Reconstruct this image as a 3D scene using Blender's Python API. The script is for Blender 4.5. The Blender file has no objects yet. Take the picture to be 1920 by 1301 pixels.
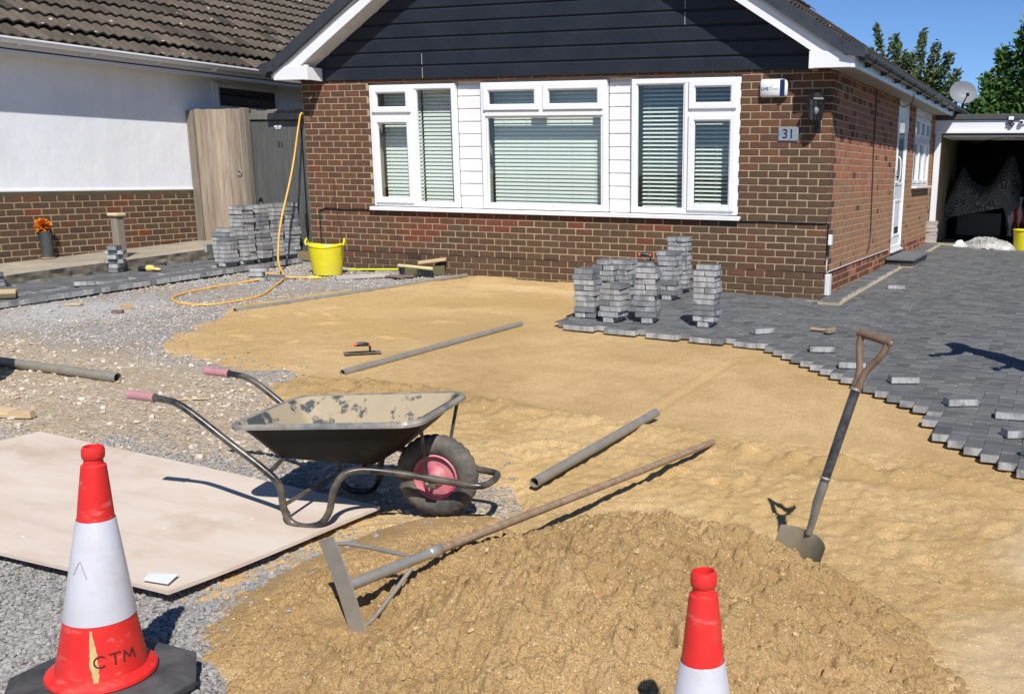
import bpy, bmesh, math, random
import numpy as np
from mathutils import Vector, Matrix, Euler

# ------------------------------------------------------------------ camera, sky, sun, exposure
sc = bpy.context.scene
COL = sc.collection
cam_d = bpy.data.cameras.new("camera")
cam = bpy.data.objects.new("camera", cam_d)
COL.objects.link(cam)
YAW, PITCH, ROLL = 0.376146, -0.240628, -0.012571
Rz = Matrix.Rotation(YAW, 3, 'Z'); Rx = Matrix.Rotation(PITCH, 3, 'X'); Ry = Matrix.Rotation(ROLL, 3, 'Y')
Rc = Rz @ Rx @ Ry                       # columns: right, forward, up
R3 = Matrix((Rc.col[0], Rc.col[2], -Rc.col[1])).transposed()
cam.matrix_world = Matrix.Translation((2.404, -10.731, 1.276)) @ R3.to_4x4()
cam_d.sensor_fit = 'HORIZONTAL'
cam_d.sensor_width = 36.0
cam_d.lens = 1903.145 / 1920 * 36
cam_d.shift_x = -(1240.984 - 960) / 1920
cam_d.shift_y = (792.853 - 650.5) / 1920
cam_d.clip_start = 0.05
cam_d.clip_end = 3000
sc.camera = cam

SUN_TO = Vector((0.55, -0.75, 1.0)).normalized()     # towards the sun
world = bpy.data.worlds.new("World")
sc.world = world
world.use_nodes = True
wn = world.node_tree
bg = wn.nodes["Background"]
sky = wn.nodes.new("ShaderNodeTexSky")
sky.sky_type = 'NISHITA'
sky.sun_disc = False
sky.sun_elevation = math.asin(SUN_TO.z)
sky.sun_rotation = math.atan2(SUN_TO.x, SUN_TO.y)
sky.air_density = 0.62
sky.dust_density = 0.0
sky.ozone_density = 9.0
wn.links.new(sky.outputs[0], bg.inputs[0])
bg.inputs[1].default_value = 0.1

sun_d = bpy.data.lights.new("sun", 'SUN')
sun_d.energy = 4.6
sun_d.angle = math.radians(0.53)
sun_d.color = (1.0, 0.965, 0.92)
sun = bpy.data.objects.new("sun", sun_d)
COL.objects.link(sun)
sun.rotation_euler = (-SUN_TO).to_track_quat('-Z', 'Y').to_euler()
sun.location = (10, -14, 20)

sc.view_settings.view_transform = 'Standard'
sc.view_settings.look = 'None'
sc.view_settings.exposure = 0.25
sc.view_settings.gamma = 1.0
sc.view_settings.use_curve_mapping = False
sc.render.engine = 'CYCLES'
sc.cycles.use_denoising = True
sc.cycles.max_bounces = 8
sc.cycles.transparent_max_bounces = 12

rnd = random.Random(7)
PI = math.pi

# ------------------------------------------------------------------ material helpers
def new_mat(name):
    m = bpy.data.materials.new(name)
    m.use_nodes = True
    nt = m.node_tree
    b = nt.nodes["Principled BSDF"]
    return m, nt, b

class NT:
    """small wrapper for building node graphs"""
    def __init__(s, nt):
        s.nt = nt
        s.tc = nt.nodes.new("ShaderNodeTexCoord")
    def n(s, t, **kw):
        nd = s.nt.nodes.new(t)
        for k, v in kw.items():
            setattr(nd, k, v)
        return nd
    def l(s, a, b):
        s.nt.links.new(a, b)
    def noise(s, scale, detail=4, rough=.55, vec=None, dist=0.0):
        nd = s.n("ShaderNodeTexNoise")
        nd.inputs["Scale"].default_value = scale
        nd.inputs["Detail"].default_value = detail
        nd.inputs["Roughness"].default_value = rough
        nd.inputs["Distortion"].default_value = dist
        s.l(vec if vec is not None else s.tc.outputs["Object"], nd.inputs["Vector"])
        return nd.outputs[0]
    def voro(s, scale, vec=None, feature='F1', out="Distance"):
        nd = s.n("ShaderNodeTexVoronoi")
        nd.feature = feature
        nd.inputs["Scale"].default_value = scale
        s.l(vec if vec is not None else s.tc.outputs["Object"], nd.inputs["Vector"])
        return nd.outputs[out]
    def ramp(s, fac, stops, interp='LINEAR'):
        nd = s.n("ShaderNodeValToRGB")
        cr = nd.color_ramp
        cr.interpolation = interp
        while len(cr.elements) < len(stops):
            cr.elements.new(.5)
        for e, (p, c) in zip(cr.elements, stops):
            e.position = p
            e.color = (c[0], c[1], c[2], 1) if hasattr(c, '__len__') else (c, c, c, 1)
        s.l(fac, nd.inputs[0])
        return nd.outputs[0]
    def mix(s, fac, a, b, mode='MIX'):
        nd = s.n("ShaderNodeMix", data_type='RGBA', blend_type=mode)
        for sock, v in ((nd.inputs[0], fac), (nd.inputs[6], a), (nd.inputs[7], b)):
            if isinstance(v, bpy.types.NodeSocket):
                s.l(v, sock)
            elif hasattr(v, '__len__'):
                sock.default_value = (v[0], v[1], v[2], 1)
            else:
                sock.default_value = v
        return nd.outputs[2]
    def math(s, op, a, b=None, clamp=False):
        nd = s.n("ShaderNodeMath", operation=op, use_clamp=clamp)
        for i, v in enumerate((a, b)):
            if v is None:
                continue
            if isinstance(v, bpy.types.NodeSocket):
                s.l(v, nd.inputs[i])
            else:
                nd.inputs[i].default_value = v
        return nd.outputs[0]
    def bump(s, h, strength=.3, dist=.01, prev=None):
        nd = s.n("ShaderNodeBump")
        nd.inputs["Strength"].default_value = strength
        nd.inputs["Distance"].default_value = dist
        s.l(h, nd.inputs["Height"])
        if prev is not None:
            s.l(prev, nd.inputs["Normal"])
        return nd.outputs[0]
    def scaled(s, sx, sy, sz, rot=None, loc=None):
        nd = s.n("ShaderNodeMapping")
        nd.inputs["Scale"].default_value = (sx, sy, sz)
        if rot: nd.inputs["Rotation"].default_value = rot
        if loc: nd.inputs["Location"].default_value = loc
        s.l(s.tc.outputs["Object"], nd.inputs["Vector"])
        return nd.outputs[0]
    def rand(s):
        """one number per object and per loose island of a mesh"""
        oi = s.n("ShaderNodeObjectInfo")
        ge = s.n("ShaderNodeNewGeometry")
        return s.math('FRACT', s.math('ADD', oi.outputs["Random"], ge.outputs["Random Per Island"]))

def vmul(c, k):
    return tuple(max(0, min(1, x * k)) for x in c)

def simple(name, col, rough=.6, var=.12, scale=8, metal=0.0, bump=0.0, bscale=60, spec=.5, rand=0.0, dirt=None, dirt_amt=.5, dirt_scale=5, coat=0):
    """plain surface with uneven tone, optional dirt patches and fine relief"""
    m, nt, b = new_mat(name)
    g = NT(nt)
    n1 = g.noise(scale, 5)
    c = g.mix(g.ramp(n1, [(.3, 0), (.7, 1)]), vmul(col, 1 - var), vmul(col, 1 + var))
    if rand:
        r = g.rand()
        hs = g.n("ShaderNodeHueSaturation")
        g.l(g.math('ADD', g.math('MULTIPLY', r, 2 * rand), 1 - rand), hs.inputs["Value"])
        g.l(c, hs.inputs["Color"])
        c = hs.outputs[0]
    if dirt:
        d = g.ramp(g.noise(dirt_scale, 8, .65), [(.5 - .12, 0), (.5 + .12, 1)])
        c = g.mix(g.math('MULTIPLY', d, dirt_amt), c, dirt)
    g.l(c, b.inputs["Base Color"])
    rr = g.ramp(g.noise(scale * 2.3, 4), [(.3, max(0, rough - .1)), (.7, min(1, rough + .1))])
    g.l(rr, b.inputs["Roughness"])
    b.inputs["Metallic"].default_value = metal
    b.inputs["Specular IOR Level"].default_value = spec
    if coat:
        b.inputs["Coat Weight"].default_value = coat
    if bump:
        g.l(g.bump(g.noise(bscale, 6, .6), bump, .004), b.inputs["Normal"])
    return m

def brick_mat(name, cols, rough=.85):
    m, nt, b = new_mat(name)
    g = NT(nt)
    r = g.rand()
    k = len(cols)
    base = g.ramp(r, [((i + .5) / k, c) for i, c in enumerate(cols)], 'LINEAR')
    n1 = g.noise(14, 6, .65)
    c = g.mix(g.ramp(n1, [(.35, 0), (.7, 1)]), base, (1.35, 1.3, 1.25), 'MULTIPLY')
    n2 = g.noise(90, 4, .7)
    c = g.mix(g.ramp(n2, [(.45, 1), (.62, 0)]), c, (.72, .68, .66), 'MULTIPLY')
    # old mortar smears and salts
    n3 = g.noise(5.5, 8, .7)
    c = g.mix(g.math('MULTIPLY', g.ramp(n3, [(.62, 0), (.74, 1)]), .28), c, (.5, .44, .34))
    g.l(c, b.inputs["Base Color"])
    b.inputs["Roughness"].default_value = rough
    b.inputs["Specular IOR Level"].default_value = .25
    bp = g.bump(n2, .5, .004)
    g.l(g.bump(n1, .4, .01, bp), b.inputs["Normal"])
    return m

M = {}
M['brick_brown'] = brick_mat('brick_brown', [(.112, .061, .038), (.14, .07, .042), (.162, .075, .043), (.122, .064, .04)])
M['brick_red'] = brick_mat('brick_red', [(.165, .058, .034), (.195, .062, .036), (.14, .06, .038)])
M['brick_olive'] = brick_mat('brick_olive', [(.1, .064, .04), (.124, .077, .047), (.112, .065, .041)])
M['brick_orange'] = brick_mat('brick_orange', [(.40, .165, .088), (.34, .14, .08), (.44, .18, .096), (.31, .15, .092)])
M['brick_tan'] = brick_mat('brick_tan', [(.32, .19, .105), (.36, .187, .098), (.29, .182, .107), (.38, .2, .107)])
M['brick_plum'] = brick_mat('brick_plum', [(.085, .055, .04), (.11, .066, .046), (.105, .07, .048), (.13, .073, .048)])

def mortar(name, col):
    m, nt, b = new_mat(name)
    g = NT(nt)
    c = g.mix(g.ramp(g.noise(3.0, 6), [(.3, 0), (.7, 1)]), vmul(col, .75), vmul(col, 1.15))
    c = g.mix(g.ramp(g.noise(60, 4), [(.4, 0), (.6, .5)]), c, vmul(col, .6))
    g.l(c, b.inputs["Base Color"])
    b.inputs["Roughness"].default_value = .95
    g.l(g.bump(g.noise(160, 5), .5, .004), b.inputs["Normal"])
    return m
M['mortar'] = mortar('mortar', (.47, .38, .235))
M['mortar_side'] = mortar('mortar_side', (.46, .36, .2))
M['mortar_dark'] = mortar('mortar_dark', (.45, .36, .2))

M['upvc'] = simple('white_plastic', (.8, .8, .8), .3, .03, 4, spec=.5)
M['upvc_dirty'] = simple('weathered_white_plastic', (.72, .71, .68), .4, .06, 5, dirt=(.45, .42, .36), dirt_amt=.25)
M['siding'] = simple('navy_cladding', (.0145, .0185, .028), .5, .12, 20, bump=.08, bscale=120, dirt=(.034, .039, .048), dirt_amt=.3, dirt_scale=2, spec=.3)
M['black_plastic'] = simple('black_plastic', (.014, .014, .016), .35, .2, 12)
M['grey_plastic'] = simple('anthracite_plastic', (.035, .04, .048), .4, .15, 6, dirt=(.1, .1, .1), dirt_amt=.2)
M['slat'] = simple('blind_slat', (.78, .79, .74), .45, .03, 3)
M['interior'] = simple('room_wall', (.42, .41, .38), .9, .08, 2)
M['cable'] = simple('cable_sheath', (.012, .012, .013), .5, .2, 30)
M['cable_red'] = simple('brown_cable', (.05, .028, .022), .6, .2, 30)

def render_wall():
    m, nt, b = new_mat('white_render')
    g = NT(nt)
    c = g.mix(g.ramp(g.noise(1.3, 6, .6), [(.35, 0), (.7, 1)]), (.74, .75, .77), (.84, .845, .86))
    c = g.mix(g.math('MULTIPLY', g.ramp(g.noise(.9, 8, .7, g.scaled(3, 3, .5)), [(.5, 0), (.72, 1)]), .3), c, (.6, .58, .53))
    g.l(c, b.inputs["Base Color"])
    b.inputs["Roughness"].default_value = .85
    bp = g.bump(g.noise(7, 5), .25, .02)
    g.l(g.bump(g.noise(120, 3), .25, .003, bp), b.inputs["Normal"])
    return m
M['render'] = render_wall()

def glass_mat():
    m = bpy.data.materials.new('window_glass')
    m.use_nodes = True
    nt = m.node_tree
    nt.nodes.clear()
    out = nt.nodes.new("ShaderNodeOutputMaterial")
    tr = nt.nodes.new("ShaderNodeBsdfTransparent")
    tr.inputs[0].default_value = (.95, .98, .965, 1)
    gl = nt.nodes.new("ShaderNodeBsdfGlossy")
    gl.inputs["Roughness"].default_value = .01
    fr = nt.nodes.new("ShaderNodeFresnel")
    ge = nt.nodes.new("ShaderNodeNewGeometry")
    io = nt.nodes.new("ShaderNodeMapRange")
    io.inputs["To Min"].default_value = 1.55; io.inputs["To Max"].default_value = 1 / 1.55
    nt.links.new(ge.outputs["Backfacing"], io.inputs["Value"])
    nt.links.new(io.outputs[0], fr.inputs[0])
    tc = nt.nodes.new("ShaderNodeTexCoord")
    nz = nt.nodes.new("ShaderNodeTexNoise")
    nz.inputs["Scale"].default_value = 1.4
    bp = nt.nodes.new("ShaderNodeBump")
    bp.inputs["Strength"].default_value = .05
    bp.inputs["Distance"].default_value = .02
    nt.links.new(tc.outputs["Object"], nz.inputs["Vector"])
    nt.links.new(nz.outputs[0], bp.inputs["Height"])
    nt.links.new(bp.outputs[0], gl.inputs["Normal"])
    mm = nt.nodes.new("ShaderNodeMath"); mm.operation = 'MULTIPLY_ADD'
    mm.inputs[1].default_value = 1.0; mm.inputs[2].default_value = .01
    nt.links.new(fr.outputs[0], mm.inputs[0])
    mx = nt.nodes.new("ShaderNodeMixShader")
    nt.links.new(mm.outputs[0], mx.inputs[0])
    nt.links.new(tr.outputs[0], mx.inputs[1])
    nt.links.new(gl.outputs[0], mx.inputs[2])
    nt.links.new(mx.outputs[0], out.inputs[0])
    return m
M['glass'] = glass_mat()

def tile_mat(name, cols, lichen):
    m, nt, b = new_mat(name)
    g = NT(nt)
    r = g.rand()
    base = g.ramp(r, [((i + .5) / len(cols), c) for i, c in enumerate(cols)])
    geo = g.n("ShaderNodeNewGeometry")
    c = g.mix(g.ramp(g.noise(3, 6, .65, geo.outputs["Position"]), [(.3, 0), (.7, 1)]), base, (1.5, 1.45, 1.4), 'MULTIPLY')
    c = g.mix(g.ramp(g.noise(45, 5, .7, geo.outputs["Position"]), [(.42, 1), (.6, 0)]), c, (.6, .6, .6), 'MULTIPLY')
    if lichen:
        v = g.voro(5.5, geo.outputs["Position"])
        w = g.math('ADD', v, g.math('MULTIPLY', g.noise(30, 4, .6, geo.outputs["Position"]), .12))
        spots = g.ramp(w, [(.135, 1), (.165, 0)])
        keep = g.ramp(g.noise(2.2, 2, .5, geo.outputs["Position"]), [(.47, 0), (.52, 1)])
        c = g.mix(g.math('MULTIPLY', g.math('MULTIPLY', spots, keep), lichen), c, (.62, .58, .5))
    g.l(c, b.inputs["Base Color"])
    b.inputs["Roughness"].default_value = .9
    b.inputs["Specular IOR Level"].default_value = .2
    g.l(g.bump(g.noise(120, 5, .6, geo.outputs["Position"]), .5, .004), b.inputs["Normal"])
    return m
M['tile'] = tile_mat('weathered_roof_tile', [(.06, .05, .041), (.1, .083, .065), (.115, .096, .075), (.125, .104, .082), (.105, .086, .067)], .9)
M['tile_dark'] = tile_mat('dark_roof_tile', [(.045, .036, .03), (.06, .048, .04), (.052, .042, .036)], .5)

def wood(name, c1, c2, axis=2, rough=.8, scale=1.0, rand=.12, bumpy=.3):
    m, nt, b = new_mat(name)
    g = NT(nt)
    s = [9 * scale] * 3
    s[axis] = .8 * scale
    v = g.scaled(*s)
    n1 = g.noise(2.2, 6, .6, v, .4)
    s2 = [70 * scale] * 3
    s2[axis] = 2 * scale
    n2 = g.noise(1.5, 4, .6, g.scaled(*s2))
    c = g.mix(g.ramp(n1, [(.32, 0), (.68, 1)]), c1, c2)
    c = g.mix(g.ramp(n2, [(.35, .45), (.6, 0)]), c, vmul(c1, .55))
    if rand:
        hs = g.n("ShaderNodeHueSaturation")
        g.l(g.math('ADD', g.math('MULTIPLY', g.rand(), 2 * rand), 1 - rand), hs.inputs["Value"])
        g.l(c, hs.inputs["Color"])
        c = hs.outputs[0]
    g.l(c, b.inputs["Base Color"])
    b.inputs["Roughness"].default_value = rough
    b.inputs["Specular IOR Level"].default_value = .25
    g.l(g.bump(n2, bumpy, .004), b.inputs["Normal"])
    return m
M['wood_gate'] = wood('weathered_pine', (.29, .225, .165), (.46, .375, .285), 2, rand=.2, bumpy=.5)
M['wood_grey'] = wood('silvered_timber', (.2, .165, .125), (.29, .25, .2), 2)
M['gate_paint'] = wood('grey_stained_timber', (.088, .09, .085), (.115, .118, .11), 2, rand=.05, bumpy=.25)
M['frame_paint'] = wood('grey_frame_timber', (.13, .13, .118), (.18, .178, .155), 2, rand=.05)
M['wood_new'] = wood('sawn_pine', (.5, .36, .2), (.62, .48, .3), 0)
M['wood_pale'] = wood('dusty_pine', (.5, .45, .4), (.6, .55, .48), 0)
M['wood_red'] = wood('reddish_batten', (.2, .12, .1), (.27, .18, .15), 0)
M['wood_olive'] = wood('olive_ply', (.12, .105, .06), (.16, .14, .085), 0)
M['wood_handle'] = wood('worn_ash_handle', (.24, .155, .095), (.4, .29, .2), 0, .6, 1.6, 0)
M['wood_dark'] = wood('worn_grip_wood', (.13, .08, .052), (.25, .17, .115), 2, .6, 2.2, 0)

def paver_mats():
    """charcoal face on top, pale dusty concrete on the sides, split by the direction the face looks in"""
    m, nt, b = new_mat('charcoal_paving_block')
    g = NT(nt)
    r = g.rand()
    ge = g.n("ShaderNodeNewGeometry")
    pos = ge.outputs["Position"]
    top = g.ramp(r, [(.0, (.08, .081, .08)), (.35, (.1, .102, .101)), (.7, (.116, .118, .117)), (1, (.142, .144, .142))])
    n = g.noise(7, 6, .65, pos)
    top = g.mix(g.ramp(n, [(.45, 0), (.75, .5)]), top, (.175, .175, .17))
    sc_ = g.n("ShaderNodeMapping"); sc_.inputs["Scale"].default_value = (10, 55, 10); sc_.inputs["Rotation"].default_value = (0, 0, .35)
    g.l(pos, sc_.inputs["Vector"])
    scuff = g.ramp(g.noise(1.0, 5, .6, sc_.outputs[0]), [(.62, 0), (.72, 1)])
    dust = g.ramp(g.noise(1.1, 3, .6, pos), [(.4, .04), (.65, .45)])
    top = g.mix(g.math('MULTIPLY', scuff, dust), top, (.34, .34, .34))
    hz = g.n("ShaderNodeMapping"); hz.inputs["Scale"].default_value = (24, 24, 3)
    g.l(pos, hz.inputs["Vector"])
    streak = g.noise(1.0, 5, .65, hz.outputs[0])
    side = g.mix(g.ramp(streak, [(.35, 0), (.62, 1)]), (.27, .27, .265), (.46, .455, .44))
    r2 = g.math('FRACT', g.math('MULTIPLY', r, 7.31))
    side = g.mix(g.math('MULTIPLY', g.ramp(r2, [(.62, 0), (.9, 1)]), .75), side, (.12, .125, .135))
    blot = g.ramp(g.noise(9, 3, .5, pos), [(.52, 0), (.66, .7)])
    side = g.mix(blot, side, (.13, .135, .145))
    sep = g.n("ShaderNodeSeparateXYZ")
    oc = g.n("ShaderNodeVectorTransform", vector_type='NORMAL', convert_from='WORLD', convert_to='OBJECT')
    g.l(ge.outputs["True Normal"], oc.inputs[0])
    g.l(oc.outputs[0], sep.inputs[0])
    f = g.ramp(sep.outputs[2], [(.35, 0), (.6, 1)])
    c = g.mix(f, side, top)
    g.l(c, b.inputs["Base Color"])
    g.l(g.ramp(n, [(.3, .6), (.7, .85)]), b.inputs["Roughness"])
    b.inputs["Specular IOR Level"].default_value = .35
    bp = g.bump(g.noise(220, 4, .6, pos), .35, .003)
    g.l(g.bump(streak, .25, .006, bp), b.inputs["Normal"])
    return m
M['paver'] = paver_mats()

M['soffit'] = simple('shaded_soffit', (.4, .355, .3), .6, .1, 5)  # soffit's shade and brick bounce put into the brown-grey colour
def poly_mat():
    m, nt, b = new_mat('clear_polythene'); g = NT(nt)
    n = g.noise(5, 6, .6, None, .8)
    g.l(g.mix(n, (.5, .5, .47), (.75, .74, .7)), b.inputs["Base Color"])
    b.inputs["Roughness"].default_value = .16; b.inputs["Specular IOR Level"].default_value = .8
    g.l(g.bump(g.noise(11, 5, .6, None, 1.2), .9, .03), b.inputs["Normal"])
    tr = g.n("ShaderNodeBsdfTransparent"); mx = g.n("ShaderNodeMixShader")
    g.l(g.ramp(g.noise(4, 4, .6), [(.35, .25), (.65, .7)]), mx.inputs[0])
    g.l(tr.outputs[0], mx.inputs[1]); g.l(b.outputs[0], mx.inputs[2]); g.l(mx.outputs[0], nt.nodes["Material Output"].inputs[0])
    return m
M['poly'] = poly_mat()

# ------------------------------------------------------------------ ground materials
def sand_mat(name, dry, damp, grain, patches=True, bk=.75):
    m, nt, b = new_mat(name)
    g = NT(nt)
    o = g.tc.outputs["Object"]
    n1 = g.noise(.9, 6, .62)
    n2 = g.noise(7, 6, .65)
    mixv = g.math('ADD', g.math('MULTIPLY', n1, .65), g.math('MULTIPLY', n2, .35))
    c = g.mix(g.ramp(mixv, [(.4, 0), (.6, 1)]), damp, dry)
    n3 = g.noise(190, 3, .7)
    c = g.mix(g.ramp(n3, [(.36, 1), (.56, 0)]), c, vmul(damp, .6))
    if not patches:
        wet = g.ramp(g.noise(1.5, 7, .68, g.scaled(1, 1, 1, loc=(5, 3, 0))), [(.54, 0), (.68, .6)])
        c = g.mix(wet, c, vmul(damp, .78))
    if patches:
        # damp hollows in the screeded bed, darker bands at lumps, ridge and groove, and grey crusted patches by the street
        def blob(x, y, rx, ry, rot=0, wob=.5):
            mp = g.n("ShaderNodeMapping", vector_type='TEXTURE')
            mp.inputs["Location"].default_value = (x, y, 0)
            mp.inputs["Rotation"].default_value = (0, 0, rot)
            mp.inputs["Scale"].default_value = (rx, ry, 50)
            g.l(o, mp.inputs["Vector"])
            ln = g.n("ShaderNodeVectorMath", operation='LENGTH')
            g.l(mp.outputs[0], ln.inputs[0])
            return g.ramp(g.math('ADD', ln.outputs["Value"], g.math('MULTIPLY', g.math('SUBTRACT', g.noise(2.6, 6, .65), .5), wob)), [(.55, 1), (1.0, 0)])
        for (x, y, rx, ry, rot, k, col) in [(-2.75, -3.1, 1.0, .9, 0, .9, vmul(damp, .9)), (-2.5, -1.45, 1.3, .5, .2, .8, vmul(damp, .9)), (-4.2, -2.6, .9, 1.2, 0, .4, damp),
                                            (2.6, -6.3, .42, .6, 0, .5, (.6, .48, .32)), (2.5, -7.3, .5, .5, 0, .45, (.58, .46, .3)), (-1.6, -5.3, 1.3, .34, .05, .9, vmul(damp, .72)), (-1.2, -4.1, .45, .12, .2, .7, damp), (-.75, -3.25, .5, .1, .1, .6, damp), (.02, -4.1, .05, 1.2, 0, .5, damp), (-1.05, -3.6, .25, .08, 0, .7, damp), (-3.6, -3.5, 1.2, .5, .3, .6, damp), (.6, -6.1, 1.3, .3, .1, .45, damp), (-3.3, -.7, .9, .25, 0, .35, (.72, .53, .28)), (1.2, -6.3, .5, .25, 0, .5, damp),
                                            (1.5, -5.6, .85, .13, 0, .8, vmul(damp, .75))]:
            c = g.mix(g.math('MULTIPLY', blob(x, y, rx, ry, rot), k), c, col)
    sp = g.voro(70)
    spk = g.math('MULTIPLY', g.ramp(sp, [(.17, 1), (.24, 0)]), g.ramp(g.noise(31, 2), [(.5, 0), (.56, 1)]))
    c = g.mix(g.math('MULTIPLY', spk, .8), c, grain)
    g.l(c, b.inputs["Base Color"])
    b.inputs["Roughness"].default_value = .97
    b.inputs["Specular IOR Level"].default_value = .15
    bp = g.bump(n3, bk, .007)
    bp = g.bump(g.noise(60, 5, .72), bk, .014, bp)
    g.l(bp, b.inputs["Normal"])
    return m
M['sand'] = sand_mat('yellow_sand', (.70, .49, .24), (.50, .33, .142), (.85, .7, .46), bk=.5)
M['sand_heap'] = sand_mat('heaped_sand', (.60, .40, .19), (.46, .295, .127), (.8, .66, .42), False)

def gravel_ground_mat():
    m, nt, b = new_mat('crushed_hardcore')
    g = NT(nt)
    o = g.tc.outputs["Object"]
    sep = g.n("ShaderNodeSeparateXYZ"); g.l(o, sep.inputs[0])
    # grey limestone chippings by the house and round the board, crushed pale rubble between
    yy = g.math('ADD', sep.outputs[1], g.math('MULTIPLY', g.math('SUBTRACT', g.noise(.8, 5, .6), .5), 1.6))
    band = g.ramp(g.math('MULTIPLY', g.math('ADD', yy, 10), .1), [(.29, 0), (.33, 1), (.47, 1), (.52, 0)])
    v1 = g.voro(46, out="Color")
    sv = g.n("ShaderNodeSeparateColor"); g.l(v1, sv.inputs[0])
    grey = g.ramp(sv.outputs[0], [(0, (.25, .232, .215)), (.5, (.38, .352, .325)), (1, (.5, .468, .43))])
    v2 = g.voro(30, out="Color", vec=g.scaled(1, 1.6, 1))
    sv2 = g.n("ShaderNodeSeparateColor"); g.l(v2, sv2.inputs[0])
    beige = g.ramp(sv2.outputs[1], [(0, (.4, .31, .215)), (.5, (.52, .42, .3)), (.8, (.62, .53, .4)), (1, (.7, .62, .52))])
    beige = g.mix(g.ramp(g.noise(1.7, 6, .6), [(.4, .6), (.62, .0)]), beige, (.47, .36, .225))
    c = g.mix(band, grey, beige)
    # sandy spill
    sp = g.ramp(g.noise(.9, 6, .65, g.scaled(1, 1, 1, loc=(7, 2, 0))), [(.52, 0), (.6, .75)])
    c = g.mix(g.math('MULTIPLY', sp, g.ramp(g.math('MULTIPLY', g.math('ADD', yy, 10), .1), [(.45, 0), (.6, 1)])), c, (.42, .31, .17))
    # pale cement dust
    mp = g.n("ShaderNodeMapping", vector_type='TEXTURE')
    mp.inputs["Location"].default_value = (-6.2, -3.9, 0); mp.inputs["Scale"].default_value = (.9, 1.0, 50)
    g.l(o, mp.inputs["Vector"])
    ln = g.n("ShaderNodeVectorMath", operation='LENGTH'); g.l(mp.outputs[0], ln.inputs[0])
    du = g.ramp(g.math('ADD', ln.outputs["Value"], g.math('MULTIPLY', g.math('SUBTRACT', g.noise(2.5, 6, .65), .5), 1.2)), [(.4, .8), (1, 0)])
    c = g.mix(du, c, (.56, .54, .52))
    dk = g.ramp(g.noise(75, 4, .7), [(.4, 1), (.55, 0)])
    c = g.mix(g.math('MULTIPLY', dk, .55), c, (.09, .08, .07))
    g.l(c, b.inputs["Base Color"])
    b.inputs["Roughness"].default_value = .95
    b.inputs["Specular IOR Level"].default_value = .2
    bp = g.bump(g.voro(46), .7, .015)
    g.l(g.bump(g.noise(75, 4, .7), .7, .01, bp), b.inputs["Normal"])
    return m
M['hardcore'] = gravel_ground_mat()

def stone_mat(name, cols):
    m, nt, b = new_mat(name)
    g = NT(nt)
    c = g.ramp(g.rand(), [((i + .5) / len(cols), c) for i, c in enumerate(cols)])
    geo = g.n("ShaderNodeNewGeometry")
    c = g.mix(g.ramp(g.noise(80, 4, .6, geo.outputs["Position"]), [(.4, 0), (.65, .5)]), c, (.45, .42, .38))
    g.l(c, b.inputs["Base Color"])
    b.inputs["Roughness"].default_value = .9
    b.inputs["Specular IOR Level"].default_value = .25
    return m
M['stone_grey'] = stone_mat('grey_limestone', [(.26, .232, .205), (.36, .325, .29), (.43, .39, .35), (.51, .465, .42), (.34, .29, .25)])
M['stone_beige'] = stone_mat('crushed_rubble', [(.42, .33, .22), (.52, .42, .29), (.6, .51, .39), (.66, .6, .51), (.4, .36, .31), (.55, .43, .3), (.45, .3, .21)])
M['stone_mid'] = stone_mat('grey_chippings', [(.17, .163, .155), (.235, .225, .215), (.28, .268, .258), (.35, .335, .32), (.2, .19, .178)])
M['sand_clod'] = simple('sand_clods', (.5, .35, .165), .95, .15, 30, rand=.15, bump=.6, bscale=200)

# ------------------------------------------------------------------ geometry helpers
def hash2(ix, iy, seed):
    h = (ix.astype(np.int64) * 374761393 + iy.astype(np.int64) * 668265263 + seed * 974634777) & 0x7fffffff
    h = ((h ^ (h >> 13)) * 1274126177) & 0x7fffffff
    h = (h ^ (h >> 16)) & 0xffff
    return h / 65535.0

def vnoise(x, y, seed=0):
    ix = np.floor(x); iy = np.floor(y)
    fx = x - ix; fy = y - iy
    fx = fx * fx * fx * (fx * (fx * 6 - 15) + 10); fy = fy * fy * fy * (fy * (fy * 6 - 15) + 10)
    a = hash2(ix, iy, seed); b_ = hash2(ix + 1, iy, seed); c = hash2(ix, iy + 1, seed); d = hash2(ix + 1, iy + 1, seed)
    return (a * (1 - fx) + b_ * fx) * (1 - fy) + (c * (1 - fx) + d * fx) * fy

def fbm(x, y, scale, octaves=4, seed=0, gain=.5, ridged=False):
    x = np.asarray(x, float); y = np.asarray(y, float)
    v = np.zeros(np.broadcast(x, y).shape); amp = 1; tot = 0; s = scale
    for o in range(octaves):
        ca, sa = math.cos(o * 1.1 + .4), math.sin(o * 1.1 + .4)
        n = vnoise((x * ca - y * sa) * s + 13.7 * o, (x * sa + y * ca) * s - 7.1 * o, seed + o)
        if ridged: n = 1 - np.abs(2 * n - 1)
        v += amp * n; tot += amp; amp *= gain; s *= 2.03
    return v / tot

def sstep(a, b, x):
    t = np.clip((np.asarray(x, float) - a) / (b - a), 0, 1)
    return t * t * (3 - 2 * t)

def zp(X, Y):
    """finished paving level: falls from the houses to the street and across the plot"""
    X = np.asarray(X, float); Y = np.asarray(Y, float)
    return -.023 * X + np.where(Y < 0, .03 * Y, .013 * Y)
def zpf(X, Y):
    return -.023 * X + (.03 * Y if Y < 0 else .013 * Y)

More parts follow.
